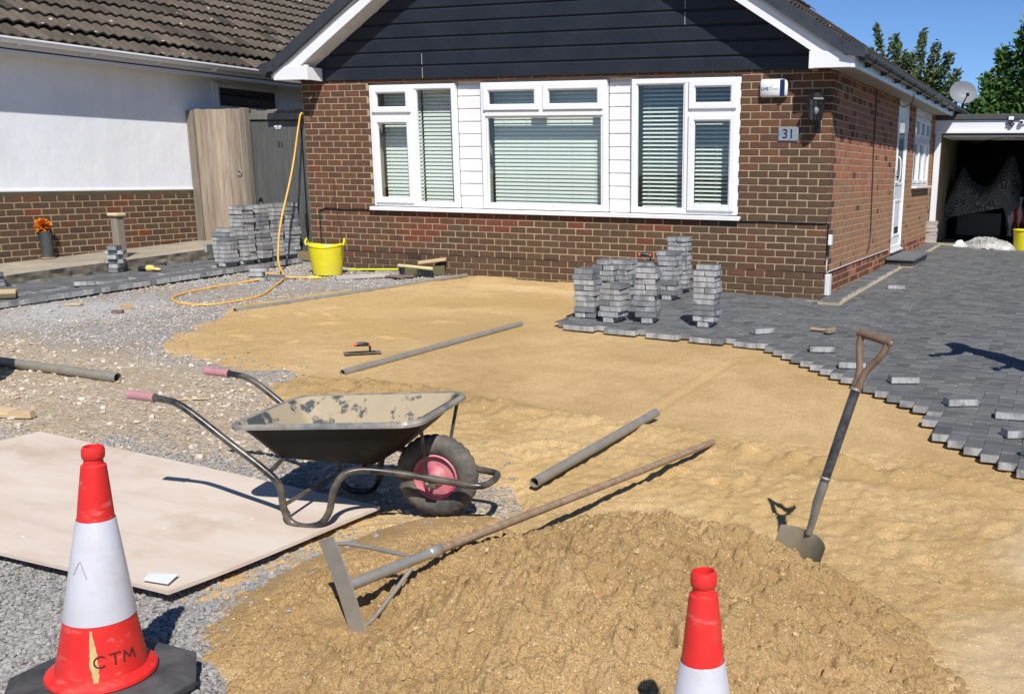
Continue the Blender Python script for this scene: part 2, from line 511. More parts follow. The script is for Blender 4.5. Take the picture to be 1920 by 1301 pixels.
_bevel_cache = {}
def bevel_box(sx, sy, sz, b, seg=1):
    key = (round(sx, 4), round(sy, 4), round(sz, 4), round(b, 4), seg)
    if key not in _bevel_cache:
        bm = bmesh.new()
        bmesh.ops.create_cube(bm, size=1)
        for v in bm.verts:
            v.co.x *= sx; v.co.y *= sy; v.co.z *= sz
        if b > 0:
            bmesh.ops.bevel(bm, geom=bm.edges[:], offset=b, segments=seg, affect='EDGES', profile=.5)
        bm.verts.ensure_lookup_table()
        _bevel_cache[key] = ([v.co.copy() for v in bm.verts], [[v.index for v in f.verts] for f in bm.faces])
        bm.free()
    return _bevel_cache[key]

def link(o, parent=None):
    COL.objects.link(o)
    if parent is not None:
        o.parent = parent
    return o

class MB:
    def __init__(s):
        s.v = []; s.f = []; s.mi = []
    def add(s, verts, faces, mi=0, T=None):
        n = len(s.v)
        if T is not None:
            verts = [T @ Vector(v) for v in verts]
        s.v.extend([(v[0], v[1], v[2]) for v in verts])
        s.f.extend([[i + n for i in f] for f in faces])
        s.mi.extend([mi] * len(faces))
        return s
    def box(s, c, size, R=None, b=0.0, mi=0):
        vs, fs = bevel_box(size[0], size[1], size[2], b)
        T = Matrix.Translation(Vector(c))
        if R is not None:
            T = T @ (R.to_4x4())
        return s.add(vs, fs, mi, T)
    def span(s, a, b_, b=0.0, mi=0):
        """box between two opposite corners"""
        c = [(p + q) / 2 for p, q in zip(a, b_)]
        return s.box(c, [abs(q - p) for p, q in zip(a, b_)], None, b, mi)
    def tube(s, pts, r, n=10, closed=False, caps=True, mi=0, squash=None):
        pts = [Vector(p) for p in pts]
        k = len(pts)
        rs = r if hasattr(r, '__len__') else [r] * k
        verts = []; faces = []
        up = None
        for i, p in enumerate(pts):
            a = pts[(i - 1) % k] if (closed or i > 0) else p
            c = pts[(i + 1) % k] if (closed or i < k - 1) else p
            t = (c - a).normalized()
            if up is None:
                ref = Vector((0, 0, 1)) if abs(t.z) < .9 else Vector((1, 0, 0))
                up = (ref - t * ref.dot(t)).normalized()
            else:
                up = (up - t * up.dot(t)).normalized()
            sd = t.cross(up)
            for j in range(n):
                an = 2 * PI * j / n
                verts.append(p + (up * math.cos(an) + sd * math.sin(an)) * rs[i])
        m = k if closed else k - 1
        for i in range(m):
            for j in range(n):
                a = i * n + j; b_ = i * n + (j + 1) % n
                c = ((i + 1) % k) * n + (j + 1) % n; d = ((i + 1) % k) * n + j
                faces.append([a, b_, c, d])
        if caps and not closed:
            faces.append(list(range(n))[::-1]); faces.append([(k - 1) * n + j for j in range(n)])
        return s.add(verts, faces, mi)
    def lathe(s, prof, n=32, T=None, mi=0, mis=None, closed=False):
        verts = []; faces = []; fm = []
        for r, z in prof:
            for j in range(n):
                a = 2 * PI * j / n
                verts.append(Vector((r * math.cos(a), r * math.sin(a), z)))
        k = len(prof)
        for i in range(k - 1):
            for j in range(n):
                faces.append([i * n + j, i * n + (j + 1) % n, (i + 1) * n + (j + 1) % n, (i + 1) * n + j])
                fm.append(mis[i] if mis else mi)
        n0 = len(s.f)
        s.add(verts, faces, 0, T)
        s.mi[n0:] = fm
        return s
    def poly(s, pts2, place, depth, mi=0):
        """closed outline pts2 [(a,b)], place(a,b,d) -> world; extruded from d=0 to d=depth"""
        k = len(pts2)
        v = [place(a, b, 0) for a, b in pts2] + [place(a, b, depth) for a, b in pts2]
        f = [list(range(k))[::-1], [k + i for i in range(k)]]
        for i in range(k):
            f.append([i, (i + 1) % k, k + (i + 1) % k, k + i])
        return s.add(v, f, mi)
    def mesh(s, name, mats, smooth=None):
        me = bpy.data.meshes.new(name)
        me.from_pydata(s.v, [], s.f)
        for m in mats:
            me.materials.append(m)
        if len(mats) > 1:
            me.polygons.foreach_set("material_index", s.mi)
        if smooth is not None:
            me.polygons.foreach_set("use_smooth", [True] * len(s.f))
            me.set_sharp_from_angle(angle=math.radians(smooth))
        bm = bmesh.new(); bm.from_mesh(me)
        bmesh.ops.recalc_face_normals(bm, faces=bm.faces)
        bm.to_mesh(me); bm.free()
        me.update()
        return me
    def build(s, name, mats, parent=None, smooth=None, origin=None):
        if not isinstance(mats, (list, tuple)): mats = [mats]
        if origin is not None:
            ox, oy, oz = origin
            s.v = [(x - ox, y - oy, z - oz) for x, y, z in s.v]
        o = bpy.data.objects.new(name, s.mesh(name, mats, smooth))
        link(o, parent)
        if origin is not None and parent is None:
            o.location = origin
        return o

def tag(o, label=None, cat=None, group=None, kind=None):
    if label: o['label'] = label
    if cat: o['category'] = cat
    if group: o['group'] = group
    if kind: o['kind'] = kind
    return o

def thing(name, label, cat, loc=(0, 0, 0), rot=None, group=None):
    o = bpy.data.objects.new(name, None)
    o.empty_display_size = .1
    link(o)
    o.location = loc
    if rot is not None:
        o.rotation_euler = rot
    return tag(o, label, cat, group)

def inst(name, me, loc, parent=None, rot=None, scale=None):
    o = bpy.data.objects.new(name, me)
    link(o, parent)
    o.location = loc
    if rot is not None: o.rotation_euler = rot
    if scale is not None: o.scale = scale
    return o

def np_mesh(name, V, F, mats, smooth=False, mi=None):
    """fast mesh from arrays; F is (n,3) or (n,4)"""
    me = bpy.data.meshes.new(name)
    k = F.shape[1]
    me.vertices.add(len(V)); me.vertices.foreach_set("co", np.ascontiguousarray(V, dtype=np.float32).ravel())
    me.loops.add(F.size); me.loops.foreach_set("vertex_index", np.ascontiguousarray(F, dtype=np.int32).ravel())
    me.polygons.add(len(F)); me.polygons.foreach_set("loop_start", np.arange(0, F.size, k, dtype=np.int32))
    me.polygons.foreach_set("use_smooth", np.full(len(F), smooth))
    for m in mats: me.materials.append(m)
    if mi is not None: me.polygons.foreach_set("material_index", mi.astype(np.int32))
    me.update(calc_edges=True)
    me.validate()
    return me

def grid_mesh(name, xs, ys, zfun, mat):
    X, Y = np.meshgrid(xs, ys)
    Z = zfun(X, Y)
    V = np.stack([X.ravel(), Y.ravel(), Z.ravel()], 1)
    nx, ny = len(xs), len(ys)
    i = np.arange(ny - 1)[:, None] * nx + np.arange(nx - 1)[None, :]
    F = np.stack([i, i + 1, i + 1 + nx, i + nx], -1).reshape(-1, 4)
    return np_mesh(name, V, F, [mat], True)

def text_mesh(txt, size, depth=.0, bold=.0):
    cu = bpy.data.curves.new("lettering", 'FONT')
    cu.body = txt; cu.size = size; cu.extrude = depth; cu.offset = bold
    cu.align_x = 'CENTER'; cu.align_y = 'CENTER'
    cu.resolution_u = 4
    ob = bpy.data.objects.new("lettering", cu)
    COL.objects.link(ob)
    dg = bpy.context.evaluated_depsgraph_get()
    me = bpy.data.meshes.new_from_object(ob.evaluated_get(dg))
    bpy.data.objects.remove(ob); bpy.data.curves.remove(cu)
    return me

def lettering(txt, size, loc, rot, mat, parent, depth=.001, bold=0.0):
    me = text_mesh(txt, size, depth, bold)
    me.materials.clear(); me.materials.append(mat)
    return inst("lettering", me, loc, parent, rot)

def smooth_path(pts, k=6):
    """Catmull-Rom through the points"""
    P = [Vector(p) for p in pts]
    out = []
    for i in range(len(P) - 1):
        p0 = P[max(0, i - 1)]; p1 = P[i]; p2 = P[i + 1]; p3 = P[min(len(P) - 1, i + 2)]
        for j in range(k):
            t = j / k
            out.append(.5 * ((2 * p1) + (p2 - p0) * t + (2 * p0 - 5 * p1 + 4 * p2 - p3) * t * t + (3 * p1 - p0 - 3 * p2 + p3) * t ** 3))
    out.append(P[-1])
    return out

# ------------------------------------------------------------------ the ground
def seg_dist(X, Y, poly):
    d = np.full(X.shape, 1e9); inside = np.zeros(X.shape, bool)
    n = len(poly)
    for i in range(n):
        x1, y1 = poly[i]; x2, y2 = poly[(i + 1) % n]
        dx, dy = x2 - x1, y2 - y1
        t = np.clip(((X - x1) * dx + (Y - y1) * dy) / (dx * dx + dy * dy), 0, 1)
        d = np.minimum(d, np.hypot(X - x1 - t * dx, Y - y1 - t * dy))
        c = ((y1 > Y) != (y2 > Y)) & (X < (x2 - x1) * (Y - y1) / (y2 - y1 + 1e-12) + x1)
        inside ^= c
    return np.where(inside, d, -d)

SAND_EDGE = [(-4.45, .3), (-4.75, -1.0), (-5.1, -1.9), (-5.35, -2.75), (-5.0, -3.6), (-4.6, -4.4), (-4.2, -4.9), (-3.5, -4.98), (-2.85, -5.0), (-2.55, -5.3), (-2.4, -5.75),
             (-1.5, -6.0), (-.65, -6.15), (-.28, -6.4), (-.2, -6.7), (-.38, -7.0), (-.45, -7.25), (-.48, -7.6), (-.48, -7.95), (-.33, -8.35), (-.1, -8.7), (.3, -9.6),
             (5, -9.6), (6.5, -8), (6.5, -3), (3, -3), (.6, -2.2), (-1.2, -2), (-1.2, .3)]

BOARD = [(-.48, -7.01), (-.63, -8.10), (-3.08, -8.08), (-2.94, -6.835)]
def base_z(X, Y):
    n = fbm(X, Y, 1.1, 4, 3) - .5
    n2 = fbm(X, Y, 14, 3, 9) - .5
    z = zp(X, Y) - .082 + .025 * n + .016 * n2
    z = z - .07 * sstep(.1, .5, seg_dist(X, Y, SAND_EDGE))          # dug out lower under the sand
    z = z - .03 * sstep(-.22, .02, seg_dist(X, Y, BOARD))
    z = z + .072 * np.exp(-((X + .2) / .55) ** 4 - ((Y + 8.95) / .5) ** 4)   # the kerb-side hump the cone stands on
    return z

def pile_h(X, Y):
    """height of the sand heap over the finished level"""
    wob = .5 * (fbm(X, Y, 1.3, 4, 21) - .5)
    a = (X - 1.02); b = (Y + 7.75)
    u = a * math.cos(.25) + b * math.sin(.25); v = -a * math.sin(.25) + b * math.cos(.25)
    rx = np.where(u < 0, 1.42, 1.3); ry = np.where(v < 0, 1.35, 1.12)
    d = 1 - np.sqrt((u / rx) ** 2 + (v / ry) ** 2) + .35 * wob
    d = d + .14 * (fbm(X, Y, 3.3, 4, 23) - .5)
    h = .345 * sstep(0, .95, d) ** .9 * (1 - .5 * sstep(.85, .2, X))
    # a left flank of thrown sand running towards the barrow wheel
    d2 = 1 - np.sqrt(((X - .02) / .5) ** 2 + ((Y + 7.62) / .95) ** 2) + .3 * wob
    h = h + .06 * sstep(0, .6, d2) + .085 * np.exp(-((X - .98) / .36) ** 2 - ((Y + 7.22) / .3) ** 2) + .10 * np.exp(-((X - 1.52) / .3) ** 2 - ((Y + 7.2) / .22) ** 2)
    return h, d

_fr = random.Random(12)
FEET = [(_fr.uniform(-.4, 2.3), _fr.uniform(-6.7, -5.75), _fr.uniform(0, 3.1)) for _ in range(26)] + [(_fr.uniform(-4.6, -2.8), _fr.uniform(-4.7, -2.6), _fr.uniform(0, 3.1)) for _ in range(12)]
def sand_z(X, Y):
    sd = seg_dist(X, Y, SAND_EDGE) + (.38 - .2 * sstep(-6.6, -7.1, Y)) * (fbm(X, Y, 1.9, 5, 31) - .5)
    z0 = base_z(X, Y)
    flat = zp(X, Y) - .062
    flat = np.where(Y > -1.5, zp(X, Y) - .062 + .025 * sstep(-1.5, 0, Y) * sstep(-1.9, -2.4, X), flat)
    z = np.minimum(flat, zp(X, Y) - .092 + .13 * sd)
    # walked and raked areas are lumpy, the screeded strips are flat
    rough = sstep(-5.0, -5.25, Y + .25 * (fbm(X, Y, .8, 2, 5) - .5)) * sstep(2.9, 1.9, X) * .9
    rough = np.maximum(rough, sstep(-2.55, -2.9, X) * .35)
    rough = np.maximum(rough, .22 * sstep(-5.1, -5.5, Y))
    lump = fbm(X, Y, 5, 5, 41, .58) - .5
    z = z + rough * (.02 * lump + .010 * sstep(.5, .66, fbm(X, Y, 17, 3, 46, .6)) - .006 * sstep(.52, .68, fbm(X, Y, 26, 2, 47))) + .0035 * (fbm(X, Y, 30, 3, 51) - .5)
    # low ridges left by the screed board
    rd = np.exp(-((Y + 5.52 + .1 * (fbm(X, Y, 1.3, 3, 61) - .5)) / .07) ** 2) * sstep(.45, .9, X) * sstep(2.4, 1.9, X)
    z = z + rd * (.04 + .10 * (fbm(X, Y, 11, 4, 71) - .35))
    lp = np.exp(-((X + 1.75) / .75) ** 2 - ((Y + 5.28) / .22) ** 2) + .7 * np.exp(-((X + .35) / .8) ** 2 - ((Y + 5.3) / .14) ** 2)
    z = z + lp * (.05 + .17 * (fbm(X, Y, 7, 5, 81, .6) - .4))
    wheel = np.exp(-(((X + .1) / .24) ** 2 + ((Y + 6.72) / .2) ** 2) ** 2)
    # foot prints and scuffs where people have walked, and the trace of a lifted rail
    scf = sstep(.5, .57, fbm(X, Y, 8, 4, 221, .6))
    z = z + rough * .006 * scf
    for fx, fy, fa in FEET:
        ca, sa = math.cos(fa), math.sin(fa)
        u = (X - fx) * ca + (Y - fy) * sa; v = -(X - fx) * sa + (Y - fy) * ca
        q = (u / .13) ** 2 + (v / .05) ** 2
        z = z - .014 * np.exp(-q ** 2) + .008 * np.exp(-((np.sqrt(q) - 1.25) / .22) ** 2)
    z = z - .009 * np.exp(-((X - .03) / .028) ** 2) * sstep(-5.2, -5.0, Y) * sstep(-3.0, -3.2, Y)
    z = z + .006 * np.exp(-((X + .03) / .03) ** 2) * sstep(-5.2, -5.0, Y) * sstep(-3.0, -3.2, Y)
    return z - .07 * wheel

def pile_z(X, Y):
    h, d = pile_h(X, Y)
    crest = sstep(.35, .75, d)
    body = sstep(.0, .25, d)
    z = zp(X, Y) - .085 + h - .12 * sstep(.02, -.2, d) * sstep(.015, .0, h)
    lump = fbm(X, Y, 6, 5, 101, .55) - .5
    rid = fbm(X, Y, 9, 4, 111, .55, True)
    z = z + body * (.03 * lump) + crest * .03 * (rid - .6)
    crk = np.exp(-np.abs(fbm(X, Y, 4.2, 3, 121) - .5) / .017)
    z = z - crest * .085 * crk * sstep(.42, .56, fbm(X, Y, 5, 2, 131))
    z = z + body * .014 * (fbm(X, Y, 40, 3, 141, .65) - .5)
    dens = .45 + .9 * fbm(X, Y, 2.2, 3, 151)
    z = z + body * dens * (.017 * sstep(.5, .64, fbm(X, Y, 19, 3, 161, .6)) + .010 * sstep(.52, .64, fbm(X, Y, 48, 2, 171, .6)) - .017 * sstep(.55, .68, fbm(X, Y, 33, 2, 181, .6)))
    z = z + body * (.02 * (sstep(.46, .51, fbm(X, Y, 2.4, 4, 201, .55)) - .5) + .016 * (sstep(.47, .51, fbm(X, Y, 5.1, 4, 211, .55)) - .5))
    # shovel bites
    z = z - .10 * np.exp(-((X - .84) / .15) ** 2 - ((Y + 8.36) / .09) ** 2)
    z = z + .07 * np.exp(-((X - 1.02) / .12) ** 2 - ((Y + 8.42) / .1) ** 2)
    z = z - .035 * np.exp(-((X - .62) / .12) ** 2 - ((Y + 7.75) / .08) ** 2)
    z = z + .05 * np.exp(-((X - .95) / .1) ** 2 - ((Y + 7.05) / .06) ** 2) - .05 * np.exp(-((X - .78) / .05) ** 2 - ((Y + 7.08) / .06) ** 2)
    return z

LUTE_A = (.237, -8.14, -.112); LUTE_B = (.64, -5.48, -.205)
_pile_raw = pile_z
def pile_z(X, Y):
    z = _pile_raw(X, Y)
    dx, dy = LUTE_B[0] - LUTE_A[0], LUTE_B[1] - LUTE_A[1]
    t = np.clip(((X - LUTE_A[0]) * dx + (Y - LUTE_A[1]) * dy) / (dx * dx + dy * dy), 0, 1)
    dist = np.hypot(X - LUTE_A[0] - t * dx, Y - LUTE_A[1] - t * dy)
    hol = sstep(.13, .0, t)
    zl = LUTE_A[2] + t * (LUTE_B[2] - LUTE_A[2]) - .004 - .12 * hol
    return np.minimum(z, zl + (.6 - .05 * hol) * np.maximum(0, dist - .03 - .1 * hol) + .02 * (fbm(X, Y, 9, 4, 191) - .5) * hol)

def zfun1(fn, x, y):
    return float(fn(np.array([[float(x)]]), np.array([[float(y)]]))[0, 0])
def top_z(x, y):
    """highest loose surface at a spot"""
    return max(zfun1(base_z, x, y), zfun1(sand_z, x, y), zfun1(pile_z, x, y))

far = MB()
far.add([(-900, -900, -.75), (900, -900, -.75), (900, 900, -.75), (-900, 900, -.75)], [[0, 1, 2, 3]])
M['turf'] = simple('far_ground', (.09, .1, .06), .95, .3, .3)
tag(far.build('ground', M['turf']), kind='structure')

o = bpy.data.objects.new('gravel_ground', grid_mesh('gravel_ground', np.arange(-9.0, 4.2, .045), np.arange(-12.5, .31, .045), base_z, M['hardcore']))
link(o); tag(o, kind='structure')
o = bpy.data.objects.new('sand_bed', grid_mesh('sand_bed', np.arange(-5.8, 3.2, .0165), np.arange(-8.9, .05, .0165), sand_z, M['sand']))
link(o); tag(o, kind='structure')
xs = np.arange(-1.0, 2.9, .0068); ys = np.arange(-9.3, -6.25, .0068)
o = bpy.data.objects.new('sand_pile', grid_mesh('sand_pile', xs - 1.0, ys + 7.75, lambda X, Y: pile_z(X + 1.0, Y - 7.75) + .25, M['sand_heap']))
link(o); o.location = (1.0, -7.75, -.25)
tag(o, 'large heap of damp brownish sand spread out in front of the bed', 'sand pile')

# ------------------------------------------------------------------ loose stones, as uncountable ground cover
def stone_templates(k=8, seed=3):
    bm = bmesh.new(); bmesh.ops.create_icosphere(bm, subdivisions=1, radius=1)
    V0 = np.array([v.co[:] for v in bm.verts]); F0 = np.array([[v.index for v in f.verts] for f in bm.faces]); bm.free()
    r = np.random.RandomState(seed); out = []
    for i in range(k):
        V = V0 * (1 + .3 * (r.rand(len(V0), 1) - .5)) * np.array([1, .55 + .4 * r.rand(), .38 + .3 * r.rand()])
        out.append(V)
    return out, F0
STT, STF = stone_templates()

def scatter(name, pts, sizes, mat, zfn, seed, lift=.25):
    r = np.random.RandomState(seed)
    n = len(pts); nv = len(STT[0])
    T = np.stack(STT)[r.randint(0, len(STT), n)]
    yaw = r.rand(n) * 2 * PI; tx = (r.rand(n) - .5) * 1.1; ty = (r.rand(n) - .5) * 1.1
    cz, sz = np.cos(yaw), np.sin(yaw); cx_, sx_ = np.cos(tx), np.sin(tx); cy_, sy_ = np.cos(ty), np.sin(ty)
    x, y, z = T[..., 0], T[..., 1], T[..., 2]
    y, z = y * cx_[:, None] - z * sx_[:, None], y * sx_[:, None] + z * cx_[:, None]
    x, z = x * cy_[:, None] + z * sy_[:, None], -x * sy_[:, None] + z * cy_[:, None]
    x, y = x * cz[:, None] - y * sz[:, None], x * sz[:, None] + y * cz[:, None]
    s = sizes[:, None]
    Z0 = zfn(pts[:, 0], pts[:, 1])
    V = np.stack([x * s + pts[:, :1], y * s + pts[:, 1:2], z * s + (Z0 + lift * sizes)[:, None]], -1).reshape(-1, 3)
    F = (STF[None] + (np.arange(n) * nv)[:, None, None]).reshape(-1, 3)
    o = bpy.data.objects.new(name, np_mesh(name, V, F, [mat], False))
    link(o)
    return tag(o, kind='stuff')

def gravel_pts(n, x0, x1, y0, y1, seed, keep):
    r = np.random.RandomState(seed)
    P = np.stack([x0 + (x1 - x0) * r.rand(n), y0 + (y1 - y0) * r.rand(n)], 1)
    bz = base_z(P[:, 0], P[:, 1])
    ok = (bz > sand_z(P[:, 0], P[:, 1]) - .012) & (bz > pile_z(P[:, 0], P[:, 1]) - .012)
    ok &= seg_dist(P[:, 0], P[:, 1], BOARD) < .12
    ok &= keep(P[:, 0], P[:, 1], r.rand(n))
    return P[ok], np.random.RandomState(seed + 1).rand(ok.sum())
def band(x, y):
    yy = y + 1.6 * (fbm(x, y, .8, 4, 77) - .5)
    return sstep(-7.15, -6.8, yy) * sstep(-4.95, -5.3, yy)
P, q = gravel_pts(46000, -2.6, .5, -9.6, -6.3, 11, lambda x, y, r: (r > band(x, y) * .93))
scatter('grey_gravel', P, .007 + .0085 * q ** 1.5, M['stone_mid'], base_z, 12)
P, q = gravel_pts(26000, -6.9, -1.2, -7, -.1, 13, lambda x, y, r: (r > band(x, y)) & (r < .25 + .75 * sstep(.35, .6, fbm(x, y, 1.1, 4, 90))))
scatter('grey_gravel', P, .009 + .011 * q ** 2, M['stone_grey'], base_z, 14)
P, q = gravel_pts(17000, -6.5, -.3, -8.4, -3.6, 15, lambda x, y, r: (r < band(x, y) * (.2 + .8 * sstep(.42, .6, fbm(x, y, 1.4, 4, 91))) + .03))
scatter('rubble', P, .006 + .02 * q ** 3.2, M['stone_beige'], base_z, 16)
r_ = np.random.RandomState(5)
P = np.stack([-.6 + 3.3 * r_.rand(5200), -9.3 + 3.9 * r_.rand(5200)], 1)
ok = (fbm(P[:, 0], P[:, 1], 2.5, 3, 17) + .22 * (pile_h(P[:, 0], P[:, 1])[0] > .12) > .6)
P = P[ok][:2800]
allz = lambda x, y: np.maximum(np.maximum(base_z(x, y), sand_z(x, y)), pile_z(x, y))
scatter('sand_clods', P, .0025 + .0115 * r_.rand(len(P)) ** 6, M['sand_clod'], allz, 18, .1)

P = np.stack([-5.6 + 6 * r_.rand(26000), -9.0 + 8.6 * r_.rand(26000)], 1)
sdv = seg_dist(P[:, 0], P[:, 1], SAND_EDGE)
P = P[(sdv > -.15) & (sdv < .45) & (r_.rand(len(P)) < np.exp(-np.maximum(0, sdv) / .11))]
scatter('spilled_chippings', P, .006 + .009 * r_.rand(len(P)) ** 2, M['stone_mid'], allz, 19, .2)

# ------------------------------------------------------------------ brickwork
DPC = .27; CO = .075; PIT = .2174; BH = .0655; BL = .2065
_brick_meshes = {}
def brick_mesh(L, mat, var):
    key = (round(L, 3), mat, var)
    if key not in _brick_meshes:
        r = random.Random(hash((round(L, 3), var)) & 0xffff)
        vs, fs = bevel_box(L, .03, BH, .004)
        vs = [(x + r.uniform(-.0014, .0014), y + r.uniform(-.0007, .0007), z + r.uniform(-.0014, .0014)) for x, y, z in vs]
        b = MB(); b.add(vs, fs)
        _brick_meshes[key] = b.mesh('brick', [M[mat]])
    return _brick_meshes[key]

def wall_rows(u0, u1, rows, holes, start, minw=.03):
    """list of (u_centre, row, length): stretcher courses cut round the openings"""
    out = []
    for k in rows:
        zc = DPC + k * CO + .0325 + .005
        cuts = sorted((a, b) for a, b, z0, z1 in holes if z0 - .02 < zc < z1 + .02)
        spans = []; c = u0
        for a, b in cuts:
            if a > c: spans.append((c, a))
            c = max(c, b)
        if c < u1: spans.append((c, u1))
        off = start + (0 if k % 2 else PIT / 2)
        n0 = int(math.floor((u0 - off) / PIT)) - 1
        for i in range(n0, n0 + int((u1 - u0) / PIT) + 4):
            a = off + i * PIT; b = a + BL
            for s0, s1 in spans:
                p, q_ = max(a, s0), min(b, s1)
                if q_ - p > minw:
                    out.append(((p + q_) / 2, k, q_ - p))
    return out

def front_mat(x, k):
    z = DPC + k * CO
    n = float(fbm(np.array([x]), np.array([z]), 1.2, 2, 7)[0]) + rnd.uniform(-.1, .1)
    if -5.4 < x < -1.35 and 2 <= k <= 6 and n > .38 + .11 * (6 - k) * .6: return 'brick_red'
    if k < -1: return 'brick_olive'
    if x < -5.0 and 2 < k and z > 1.2: return 'brick_brown' if n < .74 else 'brick_red'
    if k > 14 and n > .5: return 'brick_red' if n > .74 else 'brick_brown'
    if n < .58 - .022 * (k - 6): return 'brick_olive'
    return 'brick_brown'
def side_mat(y, k):
    n = rnd.random()
    if k < 0: return 'brick_red' if n < .7 else 'brick_orange'
    if y < .25: return 'brick_brown' if n < .55 else 'brick_red'
    if k > 17: return 'brick_orange' if n < .8 else 'brick_red'
    t = sstep(7, 14, k) * .75 + .12 - .3 * sstep(1.5, 6, y)
    return 'brick_orange' if n < t else ('brick_tan' if n < .96 else 'brick_brown')

# ------------------------------------------------------------------ the bungalow
XL = -6.74                        # front-left corner; the front-right corner is the origin
house = thing('bungalow', 'brick bungalow with navy clad gable, white windows and number 31 on the wall', 'house')
W0, W1, WZ0, WZ1 = -5.745, -.975, .80, 2.31
DR = (4.2, 5.12, .24, 2.33); SW = (5.86, 7.72, 1.13, 2.33)
HEND = 8.3
wall = MB()
def wall_x(b, x0, x1, z0, z1): b.span((x0, .0, z0), (x1, .25, z1))
wall_x(wall, XL, W0, -.4, 2.36); wall_x(wall, W1, -.25, -.4, 2.36); wall_x(wall, W0, W1, -.4, WZ0); wall_x(wall, W0, W1, WZ1, 2.36)
for y0, y1, z0, z1 in [(0, DR[0], -.4, 2.36), (DR[0], DR[1], -.4, DR[2]), (DR[1], SW[0], -.4, 2.36), (SW[0], SW[1], -.4, SW[2]), (SW[1], 12, -.4, 2.36)]:
    wall.span((-.25, y0, z0), (0, y1, z1))
wall.span((XL, .25, -.4), (XL + .25, 12, 2.36))
wall.span((XL + .25, 11.75, -.4), (-.25, 12, 2.36))
wall_o = wall.build('brick_wall', M['mortar'], house)
# room behind the front windows
room = MB()
room.span((XL + .26, 3.4, .1), (-.26, 3.44, 2.5)); room.span((XL + .26, .3, .02), (-.26, 3.4, .1)); room.span((XL + .26, .26, 2.42), (-.26, 3.4, 2.46))
room.span((-4.36, .27, .1), (-4.3, 3.4, 2.42)); room.span((-2.42, .27, .1), (-2.36, 3.4, 2.42))
room.build('room', M['interior'], house)

MATS6 = ['brick_brown', 'brick_red', 'brick_olive', 'brick_orange', 'brick_tan', 'brick_plum']
stuff = MB()
front = wall_rows(XL, .004, range(-4, 28), [(W0 + .012, W1 - .012, WZ0, WZ1 - .01), (-5.28, -5.06, DPC - CO + .005, DPC - .01)], -30 * PIT + .004 - PIT)
front.sort(key=lambda t: -t[0])
nsingle = 0
for u, k, L in front:
    zc = DPC + k * CO + .0375
    y = .0112 + rnd.uniform(-.0012, .0012) + (.0 if k >= 0 else -.003)
    mt = front_mat(u, k)
    rot = (rnd.uniform(-.004, .004), rnd.uniform(-.006, .006), rnd.uniform(-.006, .006))
    if nsingle < 300 and L > .06 and zc > zpf(u, 0) - .02:
        inst('brick', brick_mesh(L, mt, rnd.randrange(3)), (u, y, zc), wall_o, rot); nsingle += 1
    else:
        stuff.box((u, y, zc), (L, .03, BH), Euler(rot).to_matrix(), .003, MATS6.index(mt))
side = wall_rows(0.0, HEND, range(-4, 28), [(DR[0] - .004, DR[1] + .004, DR[2] - .03, DR[3]), (SW[0] - .004, SW[1] + .004, SW[2] - .04, SW[3])], .112)
for v, k, L in side:
    zc = DPC + k * CO + .0375
    # this flank is laid with many snapped headers
    parts = [(v, L)]
    if L > .19 and rnd.random() < .55:
        parts = [(v - L / 4 - .001, L / 2 - .004), (v + L / 4 + .001, L / 2 - .004)]
    for vv, LL in parts:
        x = -.0125 + rnd.uniform(-.0009, .0009)
        stuff.box((x, vv, zc), (.03, LL, BH), None, .003, MATS6.index(side_mat(vv, k)))
stuff_o = stuff.build('brickwork', [M[m] for m in MATS6], wall_o)
stuff_o['kind'] = 'stuff'
# air brick
ab = MB(); ab.span((-5.275, -.008, DPC - CO + .006), (-5.065, .02, DPC - .006), .002)
abo = ab.build('air_brick', M['brick_olive'], house)
hb = MB()
for i in range(7):
    for j in range(2):
        hb.span((-5.26 + i * .029, -.0095, DPC - CO + .014 + j * .026), (-5.243 + i * .029, -.0075, DPC - CO + .032 + j * .026))
hb.build('dark_vent_inset', M['cable'], abo)  # solid dark insets paint the shade inside the vent holes
# damp proof course
dp = MB(); dp.span((XL, -.004, DPC - .004), (.005, .02, DPC + .003)); dp.span((-.02, 0.0, DPC - .004), (.005, DR[0], DPC + .003))
dp.build('damp_proof_course', M['cable'], house)

# ---- windows
FY = .004           # face of the frames, set back in the reveal
def frame_rect(b, x0, x1, z0, z1, w, y0, y1, bev=.006):
    b.span((x0, y0, z0), (x0 + w, y1, z1), bev); b.span((x1 - w, y0, z0), (x1, y1, z1), bev)
    b.span((x0 + w - .002, y0 + .001, z0), (x1 - w + .002, y1, z0 + w), bev); b.span((x0 + w - .002, y0 + .001, z1 - w), (x1 - w + .002, y1, z1), bev)
_slat = {}
def slat_mesh(L):
    key = round(L, 3)
    if key not in _slat:
        b = MB()
        k = 5; vs = []; fs = []
        for i in range(k + 1):
            t = i / k - .5
            for x in (-L / 2, L / 2):
                vs.append((x, t * .05, .004 * (1 - 4 * t * t)))
        for i in range(k):
            fs.append([2 * i, 2 * i + 1, 2 * i + 3, 2 * i + 2])
        n = len(vs)
        vs += [(x, y, z - .0015) for x, y, z in vs]
        fs += [[n + a for a in f][::-1] for f in fs]
        b.add(vs, fs)
        _slat[key] = b.mesh('slat', [M['slat']])
    return _slat[key]
